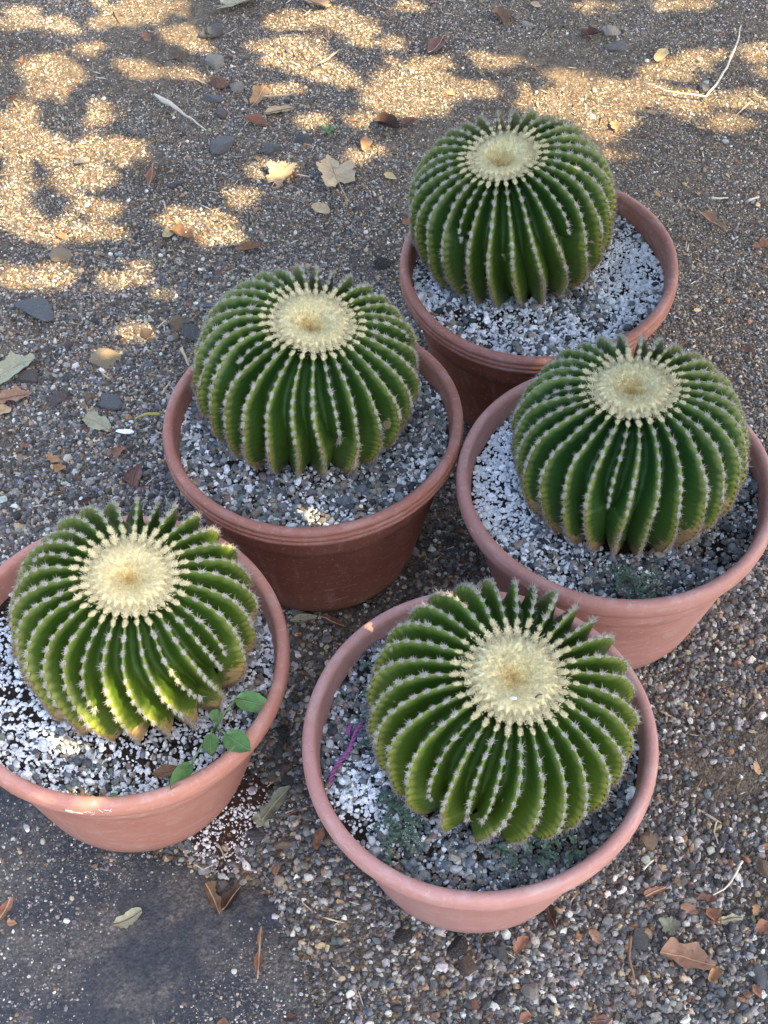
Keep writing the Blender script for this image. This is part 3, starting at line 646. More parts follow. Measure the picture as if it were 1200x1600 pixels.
# ================================================================== SHADE TREE (out of view at the right; leaves placed to shade all but the chosen flecks)
LIT = [  # sun flecks on the ground: photo x, y, half width, half height
 (25,25,35,18),(85,36,30,11),(108,48,18,8),(180,30,34,13),(235,14,46,16),(215,5,60,8),(135,78,26,9),(75,112,48,18),(102,125,26,15),(55,150,30,14),(217,107,34,14),
 (22,190,28,30),(25,225,42,26),(72,240,48,18),(155,180,26,16),(170,235,58,18),(130,281,44,20),(20,285,22,40),(10,315,14,26),(60,360,74,18),(18,345,26,22),(150,326,46,12),(135,366,48,12),
 (285,55,30,14),(300,75,26,9),(300,118,26,9),(300,350,58,16),(342,376,26,13),(372,310,24,12),(465,35,42,12),(440,72,56,12),(470,96,48,16),(505,112,30,12),(540,130,30,10),(440,140,24,9),
 (555,45,28,20),(600,70,32,12),(520,30,24,14),(642,125,52,28),(610,156,42,18),(682,110,24,18),(652,176,32,11),(565,193,26,12),(475,190,28,11),(560,240,38,11),(428,265,28,10),(395,268,20,9),
 (375,312,28,13),(320,347,30,14),(785,97,42,11),(740,138,66,12),(690,150,40,10),(875,118,24,10),(920,147,78,22),(962,152,60,24),(880,167,60,17),(930,182,56,18),(930,206,32,14),(1050,110,52,14),(1092,95,36,12),
 (1080,165,34,22),(1182,85,24,12),(1192,115,20,8),(1172,160,34,13),(1140,195,32,12),(962,240,22,9),(930,12,42,7),(1060,12,42,8),(640,12,30,8),(45,432,62,16),(178,440,38,9),(228,420,24,8),(250,462,24,8),(205,522,26,9),(165,556,18,6)]
LIT3 = [  # flecks on raised things: photo x, y, half width, half height, height above ground
 (118,1257,80,14,.260),(147,1090,15,38,.335),(136,1132,14,34,.285),(196,1075,18,38,.36),(203,1125,18,38,.285),(248,1090,18,36,.345),(300,798,34,14,.380),(350,848,28,20,.376),(318,858,20,14,.394),(560,985,26,20,.258),(520,812,44,13,.230),(572,690,11,32,.299),(600,682,9,26,.283)]
BX0, BX1, BY0, BY1, BRES = -2.2, 2.2, -0.7, 4.0, 0.0045
bx, by = np.meshgrid(np.arange(BX0, BX1, BRES), np.arange(BY0, BY1, BRES))
sdx, sdy = SUN.x / SUN.z, SUN.y / SUN.z          # shift of the sun ray per metre of height
lit = np.zeros(bx.shape, bool)
def add_lit(ex, ey, rx, ry, z, gain=1.15):
    qx, qy, _ = to_px(bx + sdx * z, by + sdy * z, z + 0 * bx)
    w_ = 0.30 * snoise(qx, qy, 0.08, int(ex * 7 + ey) % 997) + 0.30 * snoise(qx, qy, 0.2, int(ex * 5 + ey) % 991)
    lit[:] |= ((qx - ex) / (rx * gain)) ** 2 + ((qy - ey) / (ry * gain)) ** 2 < 1 + w_
for e in LIT: add_lit(*e, 0.0)
for e in LIT3: add_lit(*e[:4], e[4], 1.0)
qx, qy, _ = to_px(bx, by, 0 * bx)
outside = (qx < -420) | (qx > 1500) | (qy < -80)
lit |= outside & (snoise(bx, by, 34, 77) + 0.5 * snoise(bx, by, 70, 78) > 0.75)
import builtins
def lookup(x, y):
    i = ((x - BX0) / BRES).astype(int); j = ((y - BY0) / BRES).astype(int); ok = (i >= 0) & (j >= 0) & (i < bx.shape[1]) & (j < bx.shape[0])
    r = np.zeros(x.shape, bool); r[ok] = lit[j[ok], i[ok]]; return r
covered = np.zeros(bx.shape, np.uint8)
LEAF2D = np.array([(0, -1.0), (.30, -.55), (.42, 0), (.28, .55), (0, 1.0), (-.28, .55), (-.42, 0), (-.30, -.55)] + [(u * float(np.interp(abs(v), [0, .55, 1], [.42, .29, 0])), v) for v in np.linspace(-.9, .9, 17) for u in (-.85, -.6, -.36, -.12, .12, .36, .6, .85)])
Rng = np.random.default_rng(5); leaves = []
Sv = np.array(SUN)
def try_leaves(gx_, gy_, size, d0, d1):
    n = len(gx_); d = Rng.uniform(d0, d1, n); C = np.stack([gx_, gy_, 0 * gx_], 1) + Sv * d[:, None]
    nn = Sv + Rng.normal(0, .45, (n, 3)); nn /= np.linalg.norm(nn, axis=1)[:, None]
    a_ = np.cross(nn, Rng.normal(0, 1, (n, 3))); a_ /= np.linalg.norm(a_, axis=1)[:, None]; b_ = np.cross(nn, a_); s = size * Rng.uniform(.75, 1.2, n)
    pts = C[:, None, :] + s[:, None, None] * (LEAF2D[None, :, :1] * a_[:, None, :] + LEAF2D[None, :, 1:] * b_[:, None, :])
    fx, fy = pts[..., 0] - sdx * pts[..., 2], pts[..., 1] - sdy * pts[..., 2]
    bad = lookup(fx, fy).mean(1) > np.where(Rng.uniform(0, 1, n) < .05, .30, .035)
    zc_ = C[:, 2] - CAMH; dd = C[:, 1] * cP - zc_ * sP; uu = C[:, 1] * sP + zc_ * cP     # never hang into the space the camera looks through
    bad |= (dd > -0.1) & (np.abs(C[:, 0]) < dd * .34 + .40) & (np.abs(uu) < dd * .44 + .30)
    bad |= np.linalg.norm(C - np.array([0, 0, CAMH]), axis=1) < .45
    g = ~bad
    for q in pts[g]: leaves.append(q[:8])
    for k in range(pts.shape[1]):
        i = ((fx[g, k] - BX0) / BRES).astype(int).clip(0, bx.shape[1] - 1); j = ((fy[g, k] - BY0) / BRES).astype(int).clip(0, bx.shape[0] - 1)
        covered[j, i] = 1
region = (qx > -420) & (qx < 1620) & (qy > -330) & (qy < 2100) & (by > -.55) & (by < 3.6) & (np.abs(bx) < 1.75)
for size, cnt, rounds in ((.045, 9000, 2), (.036, 7000, 4), (.024, 8000, 6), (.014, 12000, 8), (.008, 14000, 7)):
    for _ in range(rounds):
        need = np.argwhere(region & ~lit & (covered == 0) if _ or size < .045 else region & ~lit)
        if len(need) == 0: break
        s_ = need[Rng.integers(0, len(need), min(cnt, max(600, len(need) // 3)))]
        try_leaves(BX0 + s_[:, 1] * BRES, BY0 + s_[:, 0] * BRES, size, *((1.65, 2.25) if _ % 2 == 0 else (2.1, 3.3) if _ % 4 == 1 else (2.8, 4.4)))
m = M('tree_leaf', 0.5, 0.4); oi = m.noise(2.0, 2); m.base(m.mix(oi, (0.045, 0.085, 0.025), (0.085, 0.12, 0.035))); MAT_TL = m.m
LV = np.concatenate(leaves); nl = len(leaves)
me = bpy.data.meshes.new('crown'); me.vertices.add(len(LV)); me.vertices.foreach_set('co', LV.astype(np.float32).ravel())
me.loops.add(nl * 8); me.loops.foreach_set('vertex_index', np.arange(nl * 8, dtype=np.int32)); me.polygons.add(nl); me.polygons.foreach_set('loop_start', np.arange(0, nl * 8, 8, dtype=np.int32)); me.update(calc_edges=True)
tree = thing('unseen_shade_tree', 'unseen leafy shade tree at the right, its canopy shaped to dapple the ground with light', 'tree', (2.75, -0.95, 0))
crown = link('crown', me, MAT_TL, tree, False); crown.matrix_parent_inverse = Matrix.Translation((-2.75, 0.95, 0))
m = M('bark', 0.9, 0.2); q = m.noise(30, 5, .7); m.base(m.ramp(q, [(.3, (.06, .045, .035)), (.7, (.17, .14, .11))])); m.bump(q, .6, .01); MAT_BARK = m.m
acc = Acc(); base_ = Vector((0, 0, -.02)); fork = Vector((-.05, .08, 1.5))
v, f = tube([base_, Vector((.02, 0, .4)), Vector((-.03, .04, 1.0)), fork, Vector((-.1, .2, 2.1)), Vector((-.2, .3, 3.0))], [.13, .105, .095, .085, .06, .02], 10); acc.add(v, f)
for tip in ((-1.4, .3, 2.0), (-1.1, 1.2, 2.1), (-.6, 2.0, 2.2), (-.2, 1.0, 2.9), (.7, .3, 2.7), (.2, -.8, 2.5)):
    p = Vector(tip); v, f = tube([fork, fork.lerp(p, .4) + Vector((0, 0, .12)), fork.lerp(p, .75) + Vector((0, 0, .06)), p], [.05, .035, .02, .006], 7); acc.add(v, f)
link('trunk', acc.build('trunk'), MAT_BARK, tree)

# ================================================================== STONES
def stone_mat(name, c, dusty=(.30, .24, .17)):
    m = M(name, .85, .25); co = m.coord(); a_, b_, d_ = m.noise(22, 5, .7, co), m.noise(160, 3, .7, co), m.noise(9, 3, .6, co)
    q = m.mix(1.0, c, m.ramp(a_, [(.3, .5), (.55, 1.0), (.75, 1.6)]), 'MULTIPLY'); q = m.mix(.7, q, m.ramp(b_, [(.3, .5), (.7, 1.5)]), 'MULTIPLY')
    q = m.mix(m.ramp(d_, [(.5, 0.0), (.7, .6)]), q, dusty); m.base(q); m.bump(m.math('ADD', a_, m.math('MULTIPLY', b_, .7)), .8, .004); return m.m
SC = {'slate': (.095, .098, .100), 'grey': (.15, .15, .15), 'pale': (.33, .30, .25), 'buff': (.36, .28, .18), 'tan': (.24, .17, .11), 'brown': (.14, .10, .075), 'rust': (.20, .10, .07), 'purple': (.13, .108, .10), 'black': (.035, .036, .04), 'blue': (.14, .152, .160), 'white': (.62, .61, .60), 'green': (.17, .22, .18)}
SM = {k: stone_mat(k + '_stone', v, (.70, .69, .66) if k == 'white' else (.27, .22, .155)) for k, v in SC.items()}
STONES = [
 (335,50,40,28,'slate','flat topped slate grey stone just under the grey green leaf at the top edge'),
 (337,95,34,32,'pale','pale craggy stone between the slate grey stone and the two tone one'),
 (342,125,40,24,'rust','rust and tan two tone stone just below the pale craggy stone'),
 (371,133,26,20,'pale','small rounded pale stone right of the two tone rust stone'),
 (346,224,38,36,'grey','big grey rounded stone at the tip of the white shrivelled plant stalk'),
 (470,217,40,20,'slate','dark slate wedge left of the small green sprout'),
 (426,230,34,24,'grey','dark grey faceted stone between big grey stone and slate wedge'),
 (331,150,34,15,'blue','bluish flat stone under the two tone rust stone'),
 (345,172,22,18,'purple','small purplish stone beside the point of the white stalk'),
 (282,84,26,20,'brown','brown grey stone left of the pale craggy stone'),
 (264,97,18,12,'grey','small grey stone in shade left of the brown grey stone'),
 (126,250,36,18,'pale','pale blocky stone half lit between two sun flecks at left'),
 (97,398,38,26,'buff','buff stone in the sunny strip near the left edge'),
 (62,488,72,34,'blue','largest blue grey stone, half buried near the left edge'),
 (160,563,52,34,'buff','flat tan stone sunk in gravel between blue stones at left'),
 (179,628,42,24,'blue','blue grey oval stone above the notched tan leaf'),
 (42,586,36,28,'purple','purple grey stone peeking from under the big left edge leaf'),
 (90,621,28,26,'purple','purplish brown stone right of the terracotta coloured leaf'),
 (141,619,24,18,'tan','small tan stone touching the blue grey oval stone'),
 (278,505,32,20,'tan','tan stone left of the middle pot beside a dark slab'),
 (303,520,30,36,'slate','dark slate slab tucked against the middle cactus on its left'),
 (320,474,40,15,'blue','flat bluish stone just behind the middle cactus'),
 (226,520,24,18,'brown','brown lump of stone left of the tan stone by the middle pot'),
 (274,526,18,14,'tan','small tan stone below the tan and slate pair by the middle pot'),
 (275,285,26,14,'slate','lone dark slate chip in shade below the big grey stone'),
 (560,323,22,16,'slate','small slate stone below the big pale lobed leaf'),
 (598,406,28,28,'black','dark square stone right behind the middle cactus'),
 (445,1146,26,32,'black','dark upright stone in the gap between left and front pots'),
 (434,1174,22,20,'slate','dark rounded stone right of the left pot under the dark upright one'),
 (446,1199,22,20,'brown','brown stone in the gap left of the front pot'),
 (450,1221,24,24,'slate','slate stone below the brown one left of the front pot'),
 (397,1300,32,28,'slate','slate stone right of the spilled white perlite'),
 (440,1316,30,18,'tan','tan stone cluster left of the front pot foot'),
 (630,1464,38,24,'black','black angular stone in front of the front pot'),
 (714,1478,34,30,'black','dark blocky stone under the front pot foot'),
 (728,1513,32,30,'brown','square brown grey stone just in front of the dark blocky stone'),
 (783,1489,30,26,'slate','slate stone touching the front pot at its lower right'),
 (781,1556,32,26,'black','dark stone near the bottom edge below the front pot'),
 (742,1564,20,22,'rust','maroon stone near the bottom edge beside a dark stone'),
 (533,1483,26,12,'grey','flat grey sliver of stone left of the black angular stone'),
 (523,1467,14,16,'green','small pale green stone left of the black angular stone'),
 (480,1300,16,14,'white','bright white pebble against the left foot of the front pot'),
 (829,1547,44,32,'pale','pale flat stone near the bottom edge, right of centre'),
 (1000,1467,28,34,'slate','upright slate stone below the front pot at right'),
 (948,1515,24,24,'grey','triangular grey stone left of the brown twig'),
 (1196,1358,26,34,'tan','tan stone cut by the right edge'),
 (1060,1376,30,18,'tan','wedge of tan stone with a rust leaf on its left'),
 (1090,1363,20,12,'brown','small brown pebble right of the tan wedge'),
 (1014,1313,34,26,'tan','crumbly tan stone beside the right rim of the front pot'),
 (1193,1526,26,36,'blue','blue grey stone cut by the right edge near the bottom'),
 (1140,1567,28,20,'slate','dark slate pebble near the bottom right corner'),
 (843,1590,28,18,'slate','slate pebble on the bottom edge below the pale flat stone'),
 (1038,1370,18,14,'blue','small blue grey pebble left of the tan wedge'),
 (952,48,30,20,'pale','pale flat stone at the top right beside a dark rust leaf'),
 (971,71,40,17,'grey','broad flat grey stone sunk in dirt at the top right'),
 (1021,171,20,10,'buff','buff chip in the sunlit patch behind the back cactus'),
 (823,33,22,13,'pale','pale stone next to the brown leaf at the top'),
 (1100,136,18,26,'grey','grey stone inside the bend of the white straw'),
 (1134,217,11,9,'white','tiny bright white pebble on bare dirt at the right'),
 (1062,1568,20,16,'pale','pale pebble near the bottom edge right of the twig'),
 (1150,1338,22,20,'grey','grey pebble left of the tan stone at the right edge'),
 (610,1395,22,14,'grey','grey stone under the front pot wall at lower left'),
 (1090,1030,16,12,'pale','small pale stone right of the right pot foot'),
 (480,540,12,10,'pale','hidden')][:-1]
for i, (sx, sy, w, h, ck, lab) in enumerate(STONES):
    p = at(sx, sy, .006); d = to_px(*p)[2]; mpp = d / F
    rx = w * mpp / 2; ry = h * mpp / 2 / .80 * .9
    me = rock_mesh('stone', ICO3 if w > 24 else ICO2, .45, random.uniform(.6, .9), 500 + i, 9); me.materials.append(SM[ck])
    s = setp(bpy.data.objects.new('stone', me), lab, 'stone', 'stones lying on the ground'); COL.objects.link(s)
    s.scale = (rx * 1.12, ry * 1.12 / .8, min(rx, ry) * 1.0); s.rotation_euler = (random.uniform(-.2, .2), random.uniform(-.2, .2), random.uniform(-.25, .25)); s.location = (p.x, p.y, float(gz(p.x, p.y)) + min(rx, ry) * .20)

# ================================================================== DRY LEAVES
def leaf_mat(name, ca, cb):
    m = M(name, .75, .25); co = m.coord(); a_, b_ = m.noise(28, 4, .65, co), m.noise(240, 3, .7, co)
    q = m.mix(m.ramp(a_, [(.32, 0.), (.68, 1.)]), ca, cb); q = m.mix(.5, q, m.ramp(b_, [(.3, .65), (.7, 1.2)]), 'MULTIPLY')
    q = m.mix(m.ramp(m.noise(75, 3, .6, co), [(.66, 0.), (.74, .7)]), q, tuple(x * .35 for x in ca)); m.base(q); m.bump(b_, .25, .001); return m.m
LC = {'tan': ((.36, .25, .14), (.46, .36, .22)), 'palegreen': ((.26, .26, .17), (.36, .34, .22)), 'greygreen': ((.15, .17, .11), (.23, .23, .16)), 'brown': ((.15, .085, .045), (.25, .15, .09)), 'rust': ((.19, .085, .048), (.28, .145, .09)),
      'orange': ((.30, .155, .07), (.38, .23, .12)), 'dark': ((.045, .026, .02), (.095, .05, .035)), 'maroon': ((.115, .055, .045), (.18, .09, .07)), 'yellow': ((.46, .34, .14), (.50, .40, .22)), 'terra': ((.24, .13, .08), (.34, .21, .14)), 'twotone': ((.34, .20, .12), (.50, .38, .20))}
LM = {k: leaf_mat(k + '_leaf', *v) for k, v in LC.items()}
m = M('leaf_vein', .8, .2); m.base((.42, .32, .20)); MAT_VEIN = m.m
def hw_profile(shape, s, rr):
    if shape == 'oval': return math.sin(math.pi * min(1, max(0, s)) ** .8) ** .8
    if shape == 'strip': return .75 + .25 * math.sin(s * 3.1)
    if shape == 'torn':
        r_ = random.Random(int(rr * 1e4)); return float(np.interp(s, [0, .18, .4, .62, .82, 1], [r_.uniform(.05, .5), r_.uniform(.6, 1), r_.uniform(.45, 1), r_.uniform(.7, 1.05), r_.uniform(.3, .8), r_.uniform(.02, .4)]))
    if shape == 'torn_old': return (math.sin(math.pi * (0.12 + .8 * s)) ** .6) * (1 + .20 * math.sin(s * 11 + rr) + .10 * math.sin(s * 23 + 2 * rr))
    if shape == 'twist': return (math.sin(math.pi * s) ** .7) * (.25 + abs(math.sin(math.pi * (s * 1.6 + .05))) * .85)
    return 1
def leaf(cx, cy, L_px, W_px, ang, col, shape, curl, lab, z0=.007, name='dry_leaf', group='fallen leaves', seed=None, stalk=False, place=None):
    rr = random.Random(seed if seed is not None else int(cx * 3 + cy)); p = at(cx, cy, z0) if place is None else place
    a_ = math.radians(ang); q1 = at(cx + math.cos(a_) * L_px / 2, cy - math.sin(a_) * L_px / 2, z0); q0 = at(cx - math.cos(a_) * L_px / 2, cy + math.sin(a_) * L_px / 2, z0)
    ax_ = (q1 - q0); Ln = ax_.length; az = math.atan2(ax_.y, ax_.x); mpp = to_px(*p)[2] / F; Wd = W_px * mpp * (1.0 + .3 * abs(math.cos(a_)))
    V, Fc = [], []; ph = rr.uniform(0, 6)
    tw = rr.uniform(-.5, .5)
    def zf(s, u, x, y):
        return curl * Wd * .55 * (abs(u) ** 1.6) + curl * Ln * .10 * (2 * s - 1) ** 2 + u * Wd * .5 * tw * (s - .4) * 1.2 + .0022 * mn.noise(Vector((x * 90 + ph, y * 90, 3))) + .0015 * mn.noise(Vector((x * 220 + ph, y * 220, 8)))
    if shape == 'lobed':
        n = 60; ks = (1.0, .72, .45, .2)
        for k in ks:
            for i in range(n):
                t = 2 * math.pi * i / n
                r = .62 + .20 * abs(math.cos(2.5 * t + .3 * math.sin(t + ph))) ** 2 + .10 * math.sin(3 * t + ph) + .05 * math.sin(13 * t + 2 * ph) + .03 * math.sin(23 * t) ; r = r if abs(t - math.pi) > .25 else r * .7
                x, y = Ln * .58 * r * k * math.cos(t), Wd * .60 * r * k * math.sin(t); V.append((x, y, zf(.5 + x / Ln, 2 * y / Wd, x, y)))
        for k in range(3):
            for i in range(n): j = (i + 1) % n; Fc.append((k * n + i, k * n + j, (k + 1) * n + j, (k + 1) * n + i))
        Fc.append(tuple(3 * n + i for i in range(n)))
        xr0, xr1 = -Ln * .5, Ln * .45
    else:
        ns, nu = 18, 8
        for i in range(ns + 1):
            s = i / ns; w = max(.02, hw_profile(shape, s, ph)) * Wd / 2 * (1 + .12 * math.sin(9 * s + ph))
            for j in range(nu + 1):
                u = 2 * j / nu - 1; x = (s - .5) * Ln; w2 = max(.02, hw_profile(shape, s, ph + 1.7)) * Wd / 2 if (shape == 'torn' and u < 0) else w; y = u * w2 + Wd * .10 * math.sin(s * 3.5 + ph)
                if shape == 'torn' and abs(u) == 1: y *= 1 + .16 * rr.uniform(-1, .6)
                V.append((x, y, zf(s, u * w * 2 / Wd, x, y)))
        for i in range(ns):
            for j in range(nu): b = i * (nu + 1) + j; Fc.append((b, b + nu + 1, b + nu + 2, b + 1))
        xr0, xr1 = -Ln * .5, Ln * .48
    # a leaf has thickness: the sheet gets an underside half a millimetre below
    zmin = min(v[2] for v in V); V = [(v[0], v[1], v[2] - zmin) for v in V]; nV = len(V)
    V2 = V + [(x, y, z - .0005) for x, y, z in V]; F2 = Fc + [tuple(i + nV for i in g[::-1]) for g in Fc]
    big_ = L_px > 34 and shape != 'strip'
    T = Matrix.Translation((p.x, p.y, p.z if place is not None else float(gz(p.x, p.y)) + z0 * .75)) @ Matrix.Rotation(az, 4, 'Z') @ Euler((rr.uniform(-.12, .12), rr.uniform(-.1, .1), 0)).to_matrix().to_4x4()
    if not big_:
        o = link(name, mesh(name, V2, F2), LM[col]); o.matrix_world = T; return setp(o, lab, 'leaf', group)
    t = thing(name, lab, 'leaf', group=group, mat=T); link('blade', mesh('blade', V2, F2), LM[col], t)
    pts = []
    for i in range(11):
        x = xr0 + (xr1 - xr0) * i / 10; s = .5 + x / Ln; y = 0 if shape == 'lobed' else Wd * .10 * math.sin(s * 3.5 + ph); pts.append((x, y, zf(s, 0, x, y) - zmin + .0005))
    if stalk: pts = [(xr0 - Ln * .32, -Wd * .05, .003), (xr0 - Ln * .15, -.01 * Wd, .005)] + pts
    v, f = tube(pts, [.0009] * (len(pts) - 4) + [.0006] * 4, 5); link('midrib', mesh('midrib', v, f), MAT_VEIN if rr.random() < .6 else LM['brown'], t)
    return t
LEAVES = [
 (372,4,74,34,10,'palegreen','lobed',.4,'big pale green leaf cut off by the top edge left of centre'),
 (495,8,50,24,-20,'twotone','lobed',.5,'tan and green leaf at the top edge, right of the pale green one'),
 (524,273,62,60,110,'tan','lobed',.35,'largest pale tan lobed leaf with a dark stalk, between the pots and the top edge'),
 (436,272,48,38,60,'twotone','lobed',.5,'folded two tone leaf, half gold half brown, left of the largest pale leaf'),
 (405,147,40,24,55,'orange','lobed',.4,'orange three pointed leaf above a rust leaf'),
 (402,189,42,16,-20,'rust','oval',.7,'rust leaf right of the big grey stone'),
 (436,172,50,13,8,'tan','oval',.5,'long pale leaf lying across the gravel under the orange leaf'),
 (606,199,44,22,-10,'dark','oval',1.1,'dark brown curled leaf left of the back cactus'),
 (640,193,28,12,20,'maroon','oval',.7,'maroon leaf tip touching the dark curled leaf'),
 (682,70,38,20,45,'maroon','oval',.5,'dark red leaf above the sunlit strip behind the back cactus'),
 (571,225,24,17,80,'orange','oval',.4,'small orange leaf glowing between dark curled and pale lobed leaves'),
 (502,325,30,18,-30,'tan','torn',.3,'pale broken leaf fragment below the largest pale lobed leaf'),
 (610,277,20,9,-30,'yellow','oval',.3,'tiny buff leaf left of the back cactus'),
 (236,275,36,12,75,'rust','oval',.9,'narrow rust curled leaf standing in shade below the white stalk'),
 (284,368,44,24,-20,'brown','twist',1.0,'crumpled brown leaf in the sun fleck left of the middle cactus'),
 (264,365,22,14,20,'yellow','oval',.5,'small yellowish leaf beside the crumpled brown leaf'),
 (390,386,42,15,20,'brown','oval',.8,'brown leaf directly behind the middle cactus'),
 (229,58,18,12,-40,'rust','torn',.4,'small rust leaf left of the brown grey stone near the top'),
 (17,577,84,50,15,'palegreen','torn',.3,'large grey green leaf sticking in from the left edge'),
 (20,619,52,28,5,'terra','torn',.4,'torn terracotta coloured leaf below the large left edge leaf'),
 (4,640,26,20,30,'twotone','oval',.4,'tan leaf piece on the left edge under the terracotta leaf'),
 (152,663,44,30,-20,'palegreen','torn',.25,'notched pale tan leaf beside the white chip'),
 (212,745,36,26,70,'maroon','torn',.4,'maroon broken leaf left of the middle pot'),
 (84,717,20,14,-20,'orange','torn',.4,'orange leaf scrap, upper of two above the left cactus'),
 (94,733,20,12,30,'orange','oval',.7,'curled orange scrap, lower of two above the left cactus'),
 (187,707,22,14,40,'rust','torn',.4,'rust scrap left of the middle pot above the maroon leaf'),
 (40,697,16,10,0,'rust','torn',.4,'small rust scrap near the left edge'),
 (135,784,26,10,15,'dark','strip',.4,'dark scrap of leaf just behind the left cactus'),
 (1112,346,50,17,-38,'terra','twist',.8,'twisted brown leaf on bare dirt right of the back pot'),
 (1192,386,28,17,15,'rust','torn',.5,'rust leaf cut by the right edge beside the back pot'),
 (785,22,30,22,-50,'brown','torn',.7,'brown crumpled leaf next to the pale stone at the top'),
 (924,53,26,19,15,'dark','torn',.6,'dark rust leaf left of the pale flat stone at top right'),
 (1034,88,22,17,60,'yellow','oval',.4,'yellow tan leaf glowing in sun at the top right'),
 (962,195,18,15,-60,'orange','torn',.4,'orange leaf scrap behind the right shoulder of the back cactus'),
 (838,4,18,9,-20,'tan','oval',.3,'tan leaf tip on the top edge right of centre'),
 (475,967,44,11,5,'palegreen','oval',.3,'slim pale green leaf under the foot of the middle pot'),
 (520,972,40,12,-20,'maroon','oval',.3,'maroon leaf in deep shade behind the front pot'),
 (432,1256,68,24,52,'greygreen','torn',.5,'grey green torn leaf between the left pot and the front pot'),
 (408,1284,30,16,-30,'palegreen','torn',.4,'olive leaf piece under the torn grey green leaf'),
 (199,1434,50,23,18,'palegreen','torn',.5,'pale folded leaf lying alone on the tar patch'),
 (332,1405,52,22,-62,'brown','torn',1.3,'curled brown leaf, left half of a pair at the tar patch edge'),
 (362,1404,48,20,50,'dark','torn',1.3,'darker curled leaf, right half of a pair at the tar patch edge'),
 (8,1418,40,18,55,'rust','torn',.5,'rust leaf on the tar patch at the left edge'),
 (18,1440,16,9,0,'terra','torn',.4,'little terracotta scrap under the rust leaf on the tar patch'),
 (406,1490,84,12,85,'rust','twist',.9,'long narrow rust strip at the right edge of the tar patch'),
 (498,1310,34,18,75,'rust','torn',.5,'rust leaf leaning by the left foot of the front pot'),
 (1074,1500,88,44,-8,'terra','torn',.8,'large brown leaf with a pale midrib near the bottom right corner'),
 (1116,1522,30,16,70,'orange','oval',1.0,'small curled orange leaf at the end of the large brown leaf'),
 (815,1476,32,17,55,'rust','torn',.5,'rust leaf in gravel below the front pot at right'),
 (930,1463,26,15,-60,'terra','torn',.4,'terracotta coloured leaf below the front pot left of the slate stone'),
 (1025,1393,38,13,30,'rust','torn',.4,'rust leaf left of the tan stone wedge'),
 (1077,1420,28,17,-40,'terra','torn',.4,'brown leaf above the grey papery leaf'),
 (1105,1405,30,14,-10,'maroon','torn',.4,'red brown leaf at the lower end of the white rootlet'),
 (1116,1432,34,17,-60,'rust','oval',.5,'red brown leaf with a pale torn leaf at its side'),
 (1140,1436,40,12,5,'palegreen','torn',.4,'pale green torn leaf beside a red brown leaf at lower right'),
 (1180,1421,16,14,60,'orange','torn',.4,'orange scrap near the right edge at lower right'),
 (1193,1447,30,15,15,'rust','oval',.5,'rust leaf on the right edge below an orange scrap'),
 (860,1430,46,17,-75,'dark','torn',.8,'dark shrivelled leaf against the front pot foot at right'),
 (1047,1446,34,32,80,'greygreen','lobed',.3,'grey papery leaf with a stalk below the tan stone wedge'),
 (1196,1326,18,12,-20,'orange','torn',.4,'orange brown scrap on the right edge above the tan stone'),
 (822,1591,22,14,30,'rust','torn',.4,'rust scrap on the bottom edge left of the slate pebble'),
 (1184,1548,26,11,-60,'rust','oval',.6,'rust leaf below the blue grey stone at the right edge'),
 (940,1592,36,14,15,'maroon','torn',.4,'maroon leaf on the bottom edge right of centre'),
 (452,1590,24,12,15,'dark','torn',.4,'dark leaf piece at the bottom edge of the tar patch'),
 (350,1600,20,18,80,'brown','oval',.7,'brown leaf cut by the bottom edge on the tar patch'),
 (640,345,22,10,20,'rust','torn',.4,'rust scrap left of the back pot'),
 (1172,545,22,10,-30,'maroon','torn',.4,'maroon scrap right of the back pot near the right edge'),
 (1190,1045,22,10,20,'brown','torn',.4,'brown scrap at the right edge beside the right pot')]
for L_ in LEAVES: leaf(*L_, stalk=L_[4] in (110,) or 'stalk' in L_[8] and L_[7] < .4)
def pot_point(k, px_, py_, dz=0.0):
    """where the pixel's ray meets the soil of pot k"""
    return at(px_, py_, POT_H - SOIL_D + dz)
leaf(262, 1205, 50, 15, 14, 'brown', 'oval', .5, 'brown sliver of leaf on the perlite in the left pot', z0=POT_H - SOIL_D + .008, place=pot_point('D', 262, 1205, .007))
leaf(560, 1012, 62, 13, 48, 'tan', 'strip', .8, 'dry straw coloured strip along the inner wall of the front pot', z0=POT_H - SOIL_D + .012, place=pot_point('E', 560, 1012, .012))

